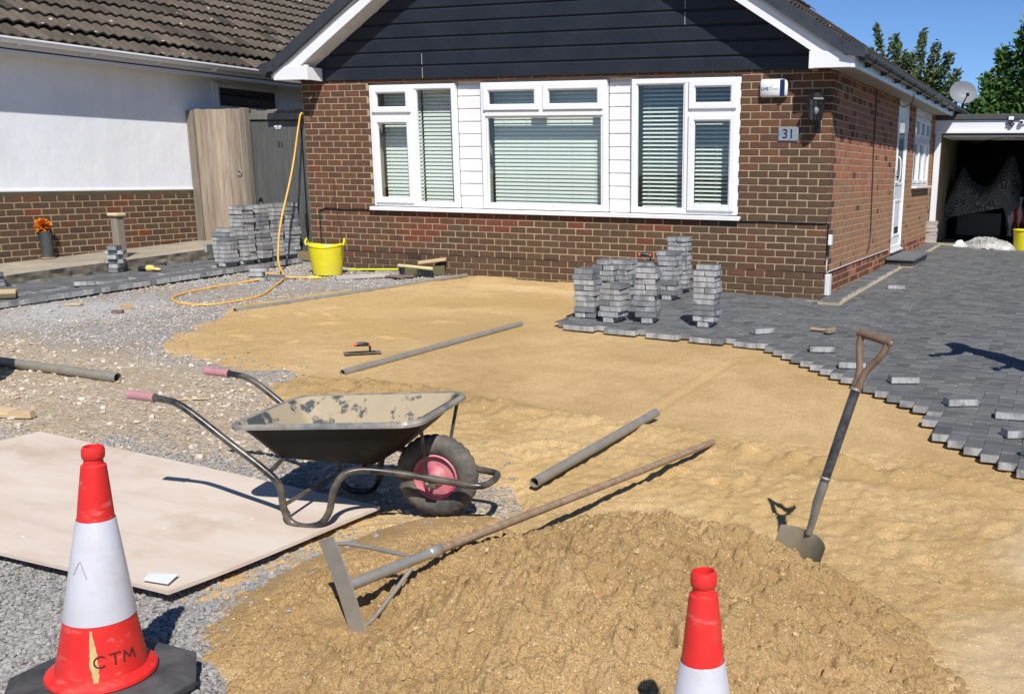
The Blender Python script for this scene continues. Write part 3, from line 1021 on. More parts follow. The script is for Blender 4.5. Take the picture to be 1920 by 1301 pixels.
def window(x0, x1, z0, z1, bays, blinds, tilt):
    """bays: list of (x0,x1,z0,z1,'fixed'|'sash')"""
    f = MB(); frame_rect(f, x0, x1, z0, z1, .055, FY, FY + .07)
    wo = f.build('window', M['upvc'], house)
    m = MB(); done = False
    for (a, b_, c, d, kind) in bays:
        if kind == 'sash':
            s = MB(); frame_rect(s, a - .012, b_ + .012, c - .012, d + .012, .062, FY - .026, FY + .03, .008)
            s2 = MB(); frame_rect(s, a + .045, b_ - .045, c + .045, d - .045, .014, FY - .012, FY + .02, .003)
            s.build('sash', M['upvc'], wo)
            p = MB(); p.span((a + .05, FY + .008, c + .05), (b_ - .05, FY + .014, d - .05)); p.build('pane', M['glass'], wo)
        else:
            s = MB(); frame_rect(s, a - .004, b_ + .004, c - .004, d + .004, .018, FY + .012, FY + .05, .004)
            s.build('bead', M['upvc'], wo)
            p = MB(); p.span((a + .01, FY + .026, c + .01), (b_ - .01, FY + .032, d - .01)); p.build('pane', M['glass'], wo)
    for (a, b_, c, d) in blinds:
        n = int((d - c) / .0445)
        me = slat_mesh(b_ - a)
        for i in range(n):
            inst('slat', me, ((a + b_) / 2, .2, d - .05 - i * .0445), wo, (tilt + rnd.uniform(-.02, .02), 0, rnd.uniform(-.002, .002)))
        rail = MB(); rail.span((a, .17, d - .03), (b_, .225, d)); rail.build('head_rail', M['slat'], wo)
        cords = MB()
        for i in range(3 if b_ - a < 1 else 5):
            x = a + (b_ - a) * (i + .5) / (3 if b_ - a < 1 else 5)
            cords.span((x - .001, .172, c), (x + .001, .174, d))
        cords.build('cord', M['slat'], wo)
    return wo
mull = MB()
w1 = window(-5.735, -4.515, .845, 2.275, [(-5.68, -5.145, 1.965, 2.235, 'sash'), (-5.68, -5.145, .895, 1.885, 'sash'), (-5.075, -4.565, .895, 2.225, 'fixed')],
            [(-5.66, -5.12, .86, 2.26), (-5.09, -4.56, .86, 2.26)], +1.08)
b = MB(); b.span((-5.14, FY, .9), (-5.08, FY + .07, 2.22), .005); b.span((-5.68, FY + .002, 1.885 + .01), (-5.14, FY + .068, 1.955), .005); b.build('mullion', M['upvc'], w1)
w2 = window(-4.165, -2.545, .845, 2.275, [(-4.11, -3.395, 1.975, 2.235, 'sash'), (-3.325, -2.6, 1.975, 2.235, 'sash'), (-4.1, -2.61, .905, 1.895, 'fixed')],
            [(-4.1, -2.61, .86, 2.26)], +1.08)
b = MB(); b.span((-3.39, FY, 1.95), (-3.33, FY + .07, 2.22), .005); b.span((-4.11, FY - .004, 1.9), (-2.6, FY + .068, 1.96), .005); b.build('mullion', M['upvc'], w2)
w3 = window(-2.245, -.985, .845, 2.275, [(-2.19, -1.625, .895, 2.225, 'fixed'), (-1.555, -1.04, 1.965, 2.235, 'sash'), (-1.555, -1.04, .895, 1.885, 'sash')],
            [(-2.18, -1.68, .86, 2.26), (-1.55, -1.04, .86, 2.26)], .55)
b = MB(); b.span((-1.62, FY, .9), (-1.56, FY + .07, 2.22), .005); b.span((-1.56, FY + .002, 1.895), (-1.04, FY + .068, 1.955), .005); b.build('mullion', M['upvc'], w3)
s = MB(); s.span((W0 - .03, -.055, .803), (W1 + .03, .1, .836), .006); s.span((W0 - .03, -.055, .79), (W1 + .03, -.045, .806), .003)
s.build('window_sill', M['upvc'], house)
s = MB(); s.span((W0, .075, 2.275), (W1, .12, 2.345)); s.build('head_trim', M['upvc_dirty'], house)
for (a, b_) in ((-4.51, -4.17), (-2.54, -2.25)):
    p = MB(); p.span((a, .08, .84), (b_, .14, 2.275)); po = p.build('cladding_panel', M['upvc'], house)
    n = 10; h = (2.275 - .84) / n
    for i in range(n):
        z = .84 + i * h
        q_ = MB()
        # shiplap: a flat face with a dropped lip at the foot of each board
        prof = [(0.0, .004), (-.012, .012), (-.012, h - .022), (-.004, h - .006), (0.0, h - .002)]
        q_.poly([(y, zz) for y, zz in prof], lambda u, w, d, z=z, a=a: Vector((a + .004 + d, .078 + u, z + w)), b_ - a - .008)
        q_.build('board', M['upvc'], po)

# ---- gable boards
def gz(X):      # underside line of the barge boards
    return min(2.73 - .625 * (X + .58), 2.73 + .625 * (X + 6.12))
XC = -3.35; RIDGE = 2.73 + .625 * 2.77
gb = MB(); gb.poly([(XL, 2.34), (0, 2.34), (0, 2.40), (XC, RIDGE + .1), (XL, 2.40)], lambda a, b_, d: Vector((a, .02 + d, b_)), .2)
gbo = gb.build('gable_wall', M['siding'], house)
h = .157; z = 2.333; i = 0
while z < RIDGE + .05:
    top = z + h
    def xr(zz): return min(0.01, -.58 - (zz - 2.86) / .625), max(XL - .01, -6.12 + (zz - 2.86) / .625)
    (r0, l0), (r1, l1) = xr(z), xr(top)
    if l0 >= r0: break
    if l1 > r1: l1 = r1 = XC
    splits = {0: [-4.93], 1: [-4.93], 3: [-1.62], 4: [-1.62]}.get(i, [])
    segs = []
    c = [None] + splits + [None]
    for j in range(len(c) - 1):
        a0 = l0 if c[j] is None else c[j] + .002
        a1 = l1 if c[j] is None else c[j] + .002
        e0 = r0 if c[j + 1] is None else c[j + 1] - .002
        e1 = r1 if c[j + 1] is None else c[j + 1] - .002
        q_ = MB()
        # profile through the thickness: lip, flat, quirk
        lev = [(0, .0), (.004, -.022), (.0, -.022)]
        vs = []
        def at(zf, y):
            t = (zf) / h
            return [Vector((a0 + (a1 - a0) * t, y, z + zf)), Vector((e0 + (e1 - e0) * t, y, z + zf))]
        prof = [(.0, .018), (.0, -.019), (.006, -.024), (h - .03, -.024), (h - .014, -.010), (h - .001, -.008), (h - .001, .018)]
        for zf, y in prof: vs += at(zf, y)
        k = len(prof)
        fs = [[2 * m, 2 * m + 1, 2 * ((m + 1) % k) + 1, 2 * ((m + 1) % k)] for m in range(k)]
        fs += [[2 * m for m in range(k)], [2 * m + 1 for m in range(k)][::-1]]
        q_.add(vs, fs)
        q_.build('cladding_board', M['siding'], house)
    for x in splits:
        q_ = MB(); q_.span((x - .0018, -.0255, z + .004), (x + .0018, -.01, z + h - .03)); q_.build('joint_trim', M['upvc_dirty'], house)
    z += h; i += 1

# ---- barge boards, box ends, soffit, fascia
YB = -.30
for sgn, name in ((1, 'barge_board'), (-1, 'barge_board')):
    bb = MB()
    def P(X): return X if sgn > 0 else 2 * XC - X
    pts = [(-.197 + .0, 2.49), (XC, RIDGE), (XC, RIDGE + .19), (.09, 2.445 + .0), (-.0, 2.445)]
    if sgn > 0: pts = [(-.197, 2.49), (XC, RIDGE), (XC, RIDGE + .18), (.07, gz(.07) + .18), (.07, 2.47), (-.16, 2.468)]
    else: pts = [(-6.50, 2.49), (XC, RIDGE), (XC, RIDGE + .18), (-6.86, gz(-6.86) + .18), (-6.86, 2.49)]
    bb.poly(pts, lambda a, b_, d: Vector((a, YB + d, b_)), .028)
    bo = bb.build(name, M['upvc'], house)
    bx = MB()
    if sgn > 0:
        bx.span((-.192, YB - .012, 2.31), (.268, YB + .03, 2.468), .004); bx.span((-.192, YB - .016, 2.306), (-.150, YB + .031, 2.472), .004); bx.span((.225, YB - .016, 2.306), (.272, YB + .031, 2.43), .004)
        bx.span((-.188, YB + .03, 2.312), (-.16, -.03, 2.46))
    else:
        bx.span((-6.90, YB - .012, 2.33), (-6.385, YB + .03, 2.49), .004); bx.span((-6.43, YB - .016, 2.326), (-6.381, YB + .031, 2.5), .004)
        bx.span((-6.415, YB + .03, 2.332), (-6.388, -.03, 2.48)); bx.span((-6.90, YB + .03, 2.332), (-6.872, 4, 2.46))
    bx.build('box_end', M['upvc'], bo)
    sf = MB()
    x_in = -.197 if sgn > 0 else -6.50
    sf.poly([(x_in, gz(x_in) + .012), (XC, RIDGE + .012), (XC, RIDGE + .03), (x_in, gz(x_in) + .03)], lambda a, b_, d: Vector((a, YB + .028 + d, b_)), -YB - .028 - .012)
    sf.build('sloping_soffit', M['upvc'], bo)
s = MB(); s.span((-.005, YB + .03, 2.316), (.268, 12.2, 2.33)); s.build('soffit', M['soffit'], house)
s = MB(); s.span((.268, YB + .03, 2.30), (.292, 12.2, 2.455), .003); s.build('fascia', M['upvc'], house)
s = MB(); s.span((XL - .14, YB + .03, 2.335), (XL + .01, 12, 2.35)); s.build('soffit', M['upvc'], house)

def gutter(parent, x, z, y0, y1, side, mat, r=.056, name='gutter'):
    """half-round gutter running along Y; side is +1 when it hangs off a face looking to +X"""
    b = MB(); k = 10; vs = []; fs = []
    ys_ = [y0, y1]
    for y in ys_:
        for i in range(k + 1):
            a = PI + PI * i / k
            vs.append((x + side * r + math.cos(a) * r, y, z + math.sin(a) * r))
        for i in range(k + 1):
            a = 2 * PI - PI * i / k
            vs.append((x + side * r + math.cos(a) * (r - .004), y, z + math.sin(a) * (r - .004)))
    m = 2 * (k + 1)
    for i in range(m):
        fs.append([i, (i + 1) % m, m + (i + 1) % m, m + i])
    fs += [list(range(m)), list(range(m, 2 * m))]
    b.add(vs, fs)
    b.span((x + side * (2 * r) - .007, y0, z - .012), (x + side * (2 * r) + .009, y1, z + .008), .002)
    o_ = b.build(name, mat, parent, 40)
    for y in (y0, y1):
        e = MB(); pr = [(math.cos(PI + PI * i / 10) * (r + .004), math.sin(PI + PI * i / 10) * (r + .004)) for i in range(11)]
        e.poly(pr, lambda a, b_, d: Vector((x + side * r + a, y - .004 + d, z + b_)), .008)
        e.build('stop_end', mat, o_)
    return o_
def brackets(g, x, z, ys_, side, mat, r=.056):
    for y in ys_:
        b = MB(); k = 10
        pts = [(x + side * r + math.cos(PI + PI * i / k) * (r + .006), y, z + math.sin(PI + PI * i / k) * (r + .006)) for i in range(k + 1)]
        v = []; f = []
        for p in pts:
            dx = p[0] - (x + side * r); dz = p[2] - z; L = math.hypot(dx, dz)
            for yy in (-.014, .014):
                v.append((p[0], y + yy, p[2])); v.append((p[0] - dx / L * .006, y + yy, p[2] - dz / L * .006))
        for i in range(k):
            a = 4 * i
            f += [[a, a + 4, a + 6, a + 2], [a + 1, a + 3, a + 7, a + 5], [a, a + 1, a + 5, a + 4], [a + 2, a + 6, a + 7, a + 3]]
        b.add(v, f)
        fx = x if side > 0 else x - .012
        b.span((min(x, x + side * .012), y - .02, z - .085), (max(x, x + side * .012), y + .02, z + .01))
        b.span((min(x + side * .005, x + side * .06), y - .014, z - .082), (max(x + side * .005, x + side * .06), y + .014, z - .06))
        b.build('bracket', mat, g)
gt = gutter(house, .294, 2.425, YB - .02, 12.15, 1, M['black_plastic'])
brackets(gt, .294, 2.425, [.1 + .92 * i for i in range(13)], 1, M['black_plastic'])
gt2 = gutter(house, -6.905, 2.45, YB - .02, 6, -1, M['black_plastic'])

# ---- roof
def roof_tiles(slopes, mat, parent, name, mode, gauge=.31, cw=.30):
    pass
def tile_mesh(name, mat, L=.40, w=.3):
    """double roman tile: two rolls and flat pans, thick lower edge; a along eave, b up the slope, n out"""
    k = 20; vs = []; fs = []
    def prof(a):
        return .027 * (.5 - .5 * math.cos(2 * PI * a / .15)) ** .75
    for b_, off in ((0, 0), (L, 0), (0, -.02), (L, -.02)):
        for i in range(k + 1):
            a = w * i / k
            vs.append((a - w / 2, b_, prof(a) + off))
    m = k + 1
    for i in range(k):
        fs.append([i, i + 1, m + i + 1, m + i])
        fs.append([2 * m + i, 2 * m + i + 1, i + 1, i])
    fs.append([0, m, 3 * m, 2 * m]); fs.append([k, 2 * m + k, 3 * m + k, m + k])
    b = MB(); b.add(vs, fs)
    me = b.mesh(name, [mat], 40)
    return vs, fs, me
TV, TF, TME = tile_mesh('roof_tile', M['tile'])
TVd, TFd, TMEd = tile_mesh('roof_tile', M['tile_dark'])
SL = .625; HY = math.hypot(1, SL)
rf = MB()
RT = RIDGE + .26          # roof surface at the ridge
for sgn in (1, -1):
    e = (.36 if sgn > 0 else -7.06)
    rf.add([(XC, YB, RT - .03), (e, YB, RT - .03 - SL * abs(e - XC)), (e, 12.3, RT - .03 - SL * abs(e - XC)), (XC, 12.3, RT - .03)], [[0, 1, 2, 3]])
ro = rf.build('roof', M['tile_dark'], house)
st = MB()
for sgn in (1, -1):
    e = (.37 if sgn > 0 else -7.05); Ls = abs(e - XC) * HY
    rows = int(Ls / .32) + 1
    up = Vector((-sgn / HY, 0, SL / HY)); n_ = Vector((sgn * SL / HY, 0, 1 / HY)); al = Vector((0, 1, 0)) * sgn
    for r in range(rows):
        for c in range(42):
            y = YB + .15 + c * .3
            base = Vector((e, y, RT - SL * abs(e - XC))) + up * (r * .32) + n_ * (.0 + rnd.uniform(-.002, .002))
            L = min(.4, Ls - r * .32 + .02)
            if L < .05: continue
            t = -.045                                  # each course tips over the one below
            st.add([base + al * a + up * (b_ * L / .4) + n_ * (q_ + .03 * (1 - b_ / .4)) for a, b_, q_ in TVd], TFd)
so = st.build('roof_tiles', M['tile_dark'], ro); so['kind'] = 'stuff'
rg = MB()
for c in range(28):
    y = YB + .02 + c * .45
    v = []; f = []
    for yy in (y, y + .46):
        for i in range(9):
            a = PI * (.08 + .84 * i / 8)
            v.append((XC + math.cos(a) * .13, yy, RT - .02 + math.sin(a) * .11 + (.01 if yy == y else 0)))
    for i in range(8): f.append([i, i + 1, 10 + i, 9 + i])
    rg.add(v, f)
rg.build('ridge_tiles', M['tile_dark'], ro)
# dry verge caps along the front edge, with the blunt end pieces at the eaves
for sgn in (1, -1):
    vg = MB()
    e = .19 if sgn > 0 else -6.89
    def V2(X, dz): return (X, RT - SL * abs(X - XC) + dz)
    vg.poly([V2(e, -.09), V2(XC, -.09), V2(XC, .045), V2(e, .045)], lambda a, b_, d: Vector((a, YB - .055 + d, b_)), .05)
    vg.poly([V2(e, .03), V2(XC, .03), V2(XC, .047), V2(e, .047)], lambda a, b_, d: Vector((a, YB - .054 + d, b_)), .15)
    vo = vg.build('verge_cap', M['grey_plastic'], ro)
    ve = MB(); x0, x1 = (.15, .37) if sgn > 0 else (-7.07, -6.85)
    zc = V2(e, 0)[1]
    ve.poly([(x0, zc - .07), (x1, zc - .115), (x1, zc + .0), (x0, zc + .05)] if sgn > 0 else [(x0, zc - .115), (x1, zc - .07), (x1, zc + .05), (x0, zc + .0)], lambda a, b_, d: Vector((a, YB - .065 + d, b_)), .14)
    ve.build('verge_end', M['grey_plastic'], vo)
    un = MB(); un.poly([V2(e + .04 * sgn, -.13), V2(XC, -.13), V2(XC, -.092), V2(e + .04 * sgn, -.092)], lambda a, b_, d: Vector((a, YB - .01 + d, b_)), .1)
    un.build('undercloak', M['upvc_dirty'], ro)

# ---- side door and window
d = MB(); fx = -.03
def sframe(b, y0, y1, z0, z1, w, x0, x1, bev=.006):
    b.span((x0, y0, z0), (x1, y0 + w, z1), bev); b.span((x0, y1 - w, z0), (x1, y1, z1), bev)
    b.span((x0, y0 + w - .002, z0), (x1 - .001, y1 - w + .002, z0 + w), bev); b.span((x0, y0 + w - .002, z1 - w), (x1 - .001, y1 - w + .002, z1), bev)
sframe(d, DR[0], DR[1], DR[2], DR[3], .06, -.1, .005)
do = d.build('door', M['upvc'], house)
d = MB(); d.span((-.06, DR[0] + .05, DR[2] + .05), (-.012, DR[1] - .05, DR[3] - .05), .006)
for z0, z1 in ((.42, .95), (1.15, 2.1)):
    sframe(d, DR[0] + .16, DR[1] - .16, z0, z1, .035, -.02, -.002, .005)
d.build('door_leaf', M['upvc'], do)
d = MB(); d.span((-.0115, DR[0] + .2, 1.2), (-.009, DR[1] - .2, 2.05)); d.build('pane', M['glass'], do)
d = MB(); d.span((-.012, DR[0] + .09, 1.14), (.0, DR[0] + .125, 1.36), .003); d.tube([(.0, DR[0] + .11, 1.27), (.05, DR[0] + .11, 1.27), (.052, DR[0] + .22, 1.27)], .009)
d.build('handle', M['black_plastic'], do)
d = MB(); d.tube(smooth_path([(.005, DR[0] + .045, 1.2), (.06, DR[0] + .045, 1.24), (.06, DR[0] + .045, 1.5), (.005, DR[0] + .045, 1.55)], 4), .009); d.build('grab_rail', M['upvc'], do)
d = MB(); d.span((-.012, DR[0] + .3, .47), (-.006, DR[1] - .3, .56)); d.build('letter_flap', M['black_plastic'], do)
d = MB(); d.span((-.08, DR[0] - .02, DR[2] - .035), (.04, DR[1] + .02, DR[2] - .002), .005); d.build('threshold', M['upvc_dirty'], do)
w = MB(); sframe(w, SW[0], SW[1], SW[2], SW[3] - .12, .05, -.09, -.02)
for y in (6.5, 7.1): w.span((-.09, y - .03, SW[2] + .05), (-.021, y + .03, SW[3] - .17), .005)
w.span((-.089, SW[0] + .05, 1.83), (-.022, SW[1] - .05, 1.89), .004)
so_ = w.build('window', M['upvc'], house)
for y0, y1 in ((SW[0] + .05, 6.47), (6.53, 7.07), (7.13, SW[1] - .05)):
    for z0, z1 in ((SW[2] + .05, 1.83), (1.89, SW[3] - .17)):
        s = MB(); sframe(s, y0, y1, z0, z1, .045, -.05, -.004, .005); s.build('sash', M['upvc'], so_)
        p = MB(); p.span((-.035, y0 + .04, z0 + .04), (-.03, y1 - .04, z1 - .04)); p.build('pane', M['glass'], so_)
        s = MB(); s.span((-.15, y0, z0), (-.14, y1, z1)); s.build('net_curtain', M['slat'], so_)
s = MB(); s.span((-.02, SW[0] - .03, SW[2] - .035), (.075, SW[1] + .03, SW[2] - .003), .006); s.build('window_sill', M['upvc'], so_)
s = MB(); s.span((-.02, SW[0], SW[3] - .12), (-.004, SW[1], SW[3] - .02)); s.span((-.02, DR[0], DR[3] + .001), (-.003, DR[1], DR[3] + .03)); s.build('head_trim', M['upvc'], so_)

# ---- cables on the walls
cb = MB()
zc = DPC + 7 * CO - .004
pts = [(-6.58, -.012, .17), (-6.585, -.012, .5), (-6.58, -.012, .75), (-6.56, -.012, zc - .02), (-6.50, -.012, zc)]
x = -6.4
while x < -.02:
    pts.append((x, -.012 - .003 * rnd.random(), zc + rnd.uniform(-.004, .004))); x += .22
pts += [(-.01, -.013, zc), (.013, .01, zc - .012), (.014, .022, zc - .06), (.013, .02, .5)]
cb.tube(smooth_path(pts, 3), .0075, 6); cb.build('cable', M['cable'], house)
cb = MB(); cb.tube(smooth_path([(-6.33, -.012, 1.12), (-6.33, -.011, 1.02), (-6.335, -.012, .86), (-6.30, -.011, .7), (-6.27, -.012, .5), (-6.255, -.012, .12)], 4), .005, 6)
cb.build('cable', M['cable_red'], house)
cb = MB(); cb.tube(smooth_path([(.012, 2.35, 2.31), (.012, 2.36, 1.8), (.013, 2.42, 1.2), (.013, 2.5, .6), (.012, 2.48, .44), (.014, 2.38, .37), (.02, 2.33, .35)], 4), .007, 6)
cb.build('cable', M['cable_red'], house)
cb = MB(); cb.tube(smooth_path([(.3, 3.45, 2.32), (.27, 3.5, 2.22), (.12, 3.75, 2.19), (.012, 3.98, 2.28), (.012, 4.05, 2.31)], 4), .006, 6); cb.build('cable', M['cable'], house)
cb = MB(); cb.tube(smooth_path([(.012, .035, .5), (.012, .04, .4), (.012, .05, DPC + .01), (.012, .3, DPC + .004), (.012, 1.8, DPC + .006), (.012, 4.0, DPC + .004)], 5), .006, 6); cb.build('cable', M['upvc_dirty'], house)
s = MB(); s.span((.004, .03, .56), (.05, .11, .67), .006); s.build('junction_box', M['upvc'], house)
s = MB(); s.tube([(.02, .022, .56), (.02, .022, .45)], .018, 8); s.build('cable_gland', M['black_plastic'], house)
s = MB(); s.span((.004, .005, .03), (.06, .115, .255), .008); s.build('trunking_box', M['upvc_dirty'], house)

# ---- alarm box, lantern, number plate (fixed to the wall but things of their own)
al = thing('alarm_box', 'white burglar alarm box with a navy stripe high on the brick wall', 'alarm box', (-.617, -.006, 2.15))
b = MB(); b.box((0, -.03, 0), (.295, .06, .18), None, .022); b.build('cover', M['upvc'], al, 50)
M['navy'] = simple('navy_print', (.01, .022, .1), .35, .05)
M['grey_print'] = simple('grey_print', (.3, .3, .33), .5, .05)
b = MB(); b.box((.098, -.0605, 0), (.052, .002, .165)); b.build('stripe', M['navy'], al)
lettering('LHS', .046, (-.089, -.0612, -.008), (PI / 2, 0, 0), M['navy'], al, .0004, .0012)
lettering('Direct', .042, (.006, -.0612, -.007), (PI / 2, 0, 0), M['grey_print'], al, .0004)
b = MB(); b.add([(-.03, -.0612, .012), (-.022, -.0612, .006), (.012, -.0612, .044)], [[0, 1, 2]]); b.build('tick_mark', simple('tick_print', (.5, .42, .05), .5), al)

def lantern():
    t = thing('wall_lantern', 'black coach lantern with clear panes on the corner of the brick wall', 'wall lamp', (-.145, 0, 1.93))
    def hexa(b, r0, r1, z0, z1, n=6, cy=-.13):
        v = [(r0 * math.cos(PI / 6 + i * PI / 3), cy + r0 * math.sin(PI / 6 + i * PI / 3), z0) for i in range(n)] + [(r1 * math.cos(PI / 6 + i * PI / 3), cy + r1 * math.sin(PI / 6 + i * PI / 3), z1) for i in range(n)]
        f = [[i, (i + 1) % n, n + (i + 1) % n, n + i] for i in range(n)] + [list(range(n))[::-1], list(range(n, 2 * n))]
        b.add(v, f)
    b = MB(); hexa(b, .108, .1, .092, .108); hexa(b, .098, .045, .108, .16); hexa(b, .04, .012, .155, .175); b.lathe([(.0, .2), (.009, .195), (.006, .183), (.011, .175), (0, .172)], 10, Matrix.Translation((0, -.13, 0)))
    b.build('roof_cap', M['black_plastic'], t)
    b = MB()
    for i in range(6):
        a = PI / 6 + i * PI / 3
        b.tube([(.066 * math.cos(a), -.13 + .066 * math.sin(a), -.1), (.088 * math.cos(a), -.13 + .088 * math.sin(a), .1)], .0095, 6)
    hexa(b, .066, .07, -.112, -.1); hexa(b, .03, .062, -.135, -.112); hexa(b, .012, .03, -.15, -.135)
    b.build('cage', M['black_plastic'], t)
    b = MB()
    v = []
    for i in range(6):
        a = PI / 6 + i * PI / 3
        v += [(.063 * math.cos(a), -.13 + .063 * math.sin(a), -.099), (.084 * math.cos(a), -.13 + .084 * math.sin(a), .097)]
    b.add(v, [[2 * i, (2 * i + 2) % 12, (2 * i + 3) % 12, 2 * i + 1] for i in range(6)]); b.build('pane', M['glass'], t)
    b = MB(); b.lathe([(0, -.06), (.02, -.055), (.034, -.02), (.034, .005), (.018, .03), (.014, .06), (.014, .095)], 14, Matrix.Translation((0, -.13, 0)))
    b.build('bulb', simple('frosted_bulb', (.3, .3, .29), .2, .02), t, 60)
    b = MB(); b.tube([(0, -.002, -.17), (0, -.05, -.18), (0, -.1, -.165), (0, -.13, -.14)], .011, 8); b.box((0, -.006, -.16), (.07, .014, .13), None, .006)
    b.build('wall_bracket', M['black_plastic'], t)
lantern()
npl = thing('house_number_plate', 'grey slate plate with 31 under the lantern', 'house number', (-.45, -.007, 1.692))
b = MB(); b.box((0, -.006, 0), (.215, .012, .135), None, .003); b.build('plate', simple('slate_plate', (.24, .275, .33), .45, .15, 14), npl)
M['print_black'] = simple('black_paint', (.008, .008, .009), .4, .05)
lettering('31', .135, (0, -.0128, -.002), (PI / 2, 0, 0), M['print_black'], npl, .0006, .001)
b = MB()
for x in (-.092, .092): b.lathe([(0, .003), (.007, .002), (.008, 0)], 10, Matrix.Translation((x, -.012, 0)) @ Matrix.Rotation(PI / 2, 4, 'X'))
b.build('screw_head', simple('steel_screw', (.6, .6, .62), .3, .05, metal=1), npl)

# ------------------------------------------------------------------ the white neighbour
NX = -8.7
nb = thing('neighbouring_house', 'white rendered house with brick plinth and lichen spotted tile roof', 'house', (0, 0, 0))
NZ = 1.0
w = MB(); w.span((NX - .25, -6.5, NZ), (NX + .012, 11, 2.62)); w.span((NX - 6.5, -6.5, -.3), (NX - .25, -6.25, 2.62)); w.span((NX - 6.5, 10.75, -.3), (NX - .25, 11, 2.62))
nwall = w.build('rendered_wall', M['render'], nb)
w = MB(); w.span((NX - .006, -6.5, NZ - .012), (NX + .03, .04, NZ + .012), .003); w.build('bell_drip', M['render'], nb)
w = MB(); w.span((NX - .25, -6.5, -.3), (NX - .0005, 11, NZ))
npl_ = w.build('plinth', M['mortar_dark'], nb)
cnt = 0
AIR = (-.62, -.41)
for v, k, L in wall_rows(-4.4, .1, range(-4, 10), [(AIR[0] - .004, AIR[1] + .004, DPC - .01, DPC + CO - .005)], -3.0):
    zc = DPC + k * CO + .0375
    if zc > NZ - .02 or zc < .1: continue
    n = rnd.random()
    mt = 'brick_plum' if n < .86 else ('brick_brown' if n < .95 else 'brick_red')
    inst('brick', brick_mesh(L, mt, rnd.randrange(3)), (NX - .0125 + rnd.uniform(-.0009, .0009), v, zc), npl_, (rnd.uniform(-.005, .005), 0, PI / 2 + rnd.uniform(-.005, .005)))
    cnt += 1
ab = MB(); ab.span((NX - .012, AIR[0], DPC + .006), (NX + .006, AIR[1], DPC + CO - .006), .002); abo = ab.build('air_brick', M['brick_red'], nb)
hb = MB()
for i in range(5): hb.span((NX + .0055, AIR[0] + .022 + i * .036, DPC + .022), (NX + .0068, AIR[0] + .044 + i * .036, DPC + .05))
hb.build('dark_vent_inset', M['cable'], abo)  # dark pieces on the face stand in for shaded holes
s = MB(); s.span((NX + .012, -6.7, 2.485), (NX + .3, 11.2, 2.5)); s.build('soffit', M['upvc_dirty'], nb)
s = MB(); s.span((NX + .28, -6.7, 2.44), (NX + .3, 11.2, 2.6), .002); fas = s.build('fascia', M['upvc_dirty'], nb)
g = gutter(nb, NX + .302, 2.6, -6.75, 11.2, 1, M['upvc'], .055)
brackets(g, NX + .302, 2.6, [-6.2 + .92 * i for i in range(12)], 1, M['upvc'], .055)
# roof: real double roman tiles, one by one where they show
EX, EZ = NX + .33, 2.625
rf = MB(); Ls = 6.2
upv = Vector((-1 / HY, 0, SL / HY)); nv_ = Vector((SL / HY, 0, 1 / HY))
p0 = Vector((EX, -6.8, EZ - .03)); p1 = Vector((EX, 11.2, EZ - .03))
rf.add([p0, p1, p1 + upv * Ls, p0 + upv * Ls], [[0, 1, 2, 3]]); q0 = p0 + upv * Ls; q1 = p1 + upv * Ls
rf.add([q0, q1, q1 + Vector((-4, 0, -2.5)), q0 + Vector((-4, 0, -2.5))], [[0, 1, 2, 3]])
nro = rf.build('roof', M['tile'], nb)
TILT = math.atan2(.046, .4)
Mt = Matrix((Vector((0, 1, 0)), upv, nv_)).transposed()     # tile axes: along eave, up slope, outward
cands = []
for r in range(19):
    for c in range(58):
        y = -6.6 + c * .3 + .15
        pos = Vector((EX + .02, y, EZ + .005)) + upv * (r * .31)
        cands.append((r, y, pos))
def in_view(p):
    q = Rc.transposed() @ (p - Vector((2.404, -10.731, 1.276)))
    if q.y < .1: return False
    x = 1240.984 + 1903.145 * q.x / q.y; y = 792.853 - 1903.145 * q.z / q.y
    return -30 < x < 700 and -40 < y < 190
# the tiles nearest the street and the eave are singles, the rest of the slope is one part
cands.sort(key=lambda t: (not in_view(t[2]), t[2].y + .35 * t[0]))
st = MB(); k = 0
for r, y, pos in cands:
    R = Mt @ Matrix.Rotation(-TILT, 3, 'X') @ Matrix.Rotation(rnd.uniform(-.008, .008), 3, 'Z')
    pos = pos + nv_ * ((.044 if r else .022) + rnd.uniform(-.003, .003)) - upv * .05
    if k < 300:
        o = inst('roof_tile', TME, pos, nro); o.rotation_euler = R.to_euler(); k += 1
    else:
        st.add(TV, TF, 0, Matrix.Translation(pos) @ R.to_4x4())
so = st.build('roof_tiles', M['tile'], nro); so['kind'] = 'stuff'
# its side window, half hidden by the gates
w = MB(); nf = NX + .0
def xframe(b, y0, y1, z0, z1, w_, x0, x1, bev=.005):
    b.span((x0, y0, z0), (x1, y0 + w_, z1), bev); b.span((x0, y1 - w_, z0), (x1, y1, z1), bev)
    b.span((x0, y0 + w_ - .002, z0), (x1 - .001, y1 - w_ + .002, z0 + w_), bev); b.span((x0, y0 + w_ - .002, z1 - w_), (x1 - .001, y1 - w_ + .002, z1), bev)
xframe(w, .50, 1.75, 1.3, 2.43, .05, NX + .005, NX + .035); w.span((NX + .006, .55, 2.02), (NX + .034, 1.7, 2.09), .004)
wo = w.build('window', M['upvc_dirty'], nb)
xs_ = MB(); xframe(xs_, .53, 1.72, 2.06, 2.40, .05, NX + .02, NX + .055); xs_.build('sash', M['upvc_dirty'], wo)
M['dark_glass'] = simple('dark_window', (.012, .018, .022), .08, .1, 3, spec=.8)
p = MB(); p.span((NX + .0125, .55, 1.35), (NX + .02, 1.70, 2.02)); p.span((NX + .0125, .57, 2.1), (NX + .03, 1.68, 2.36)); p.build('pane', M['dark_glass'], wo)
p = MB()
for i in range(6): p.span((NX + .0295, .6, 2.12 + i * .04), (NX + .0325, 1.66, 2.128 + i * .04))
p.build('louvre', M['grey_plastic'], wo)

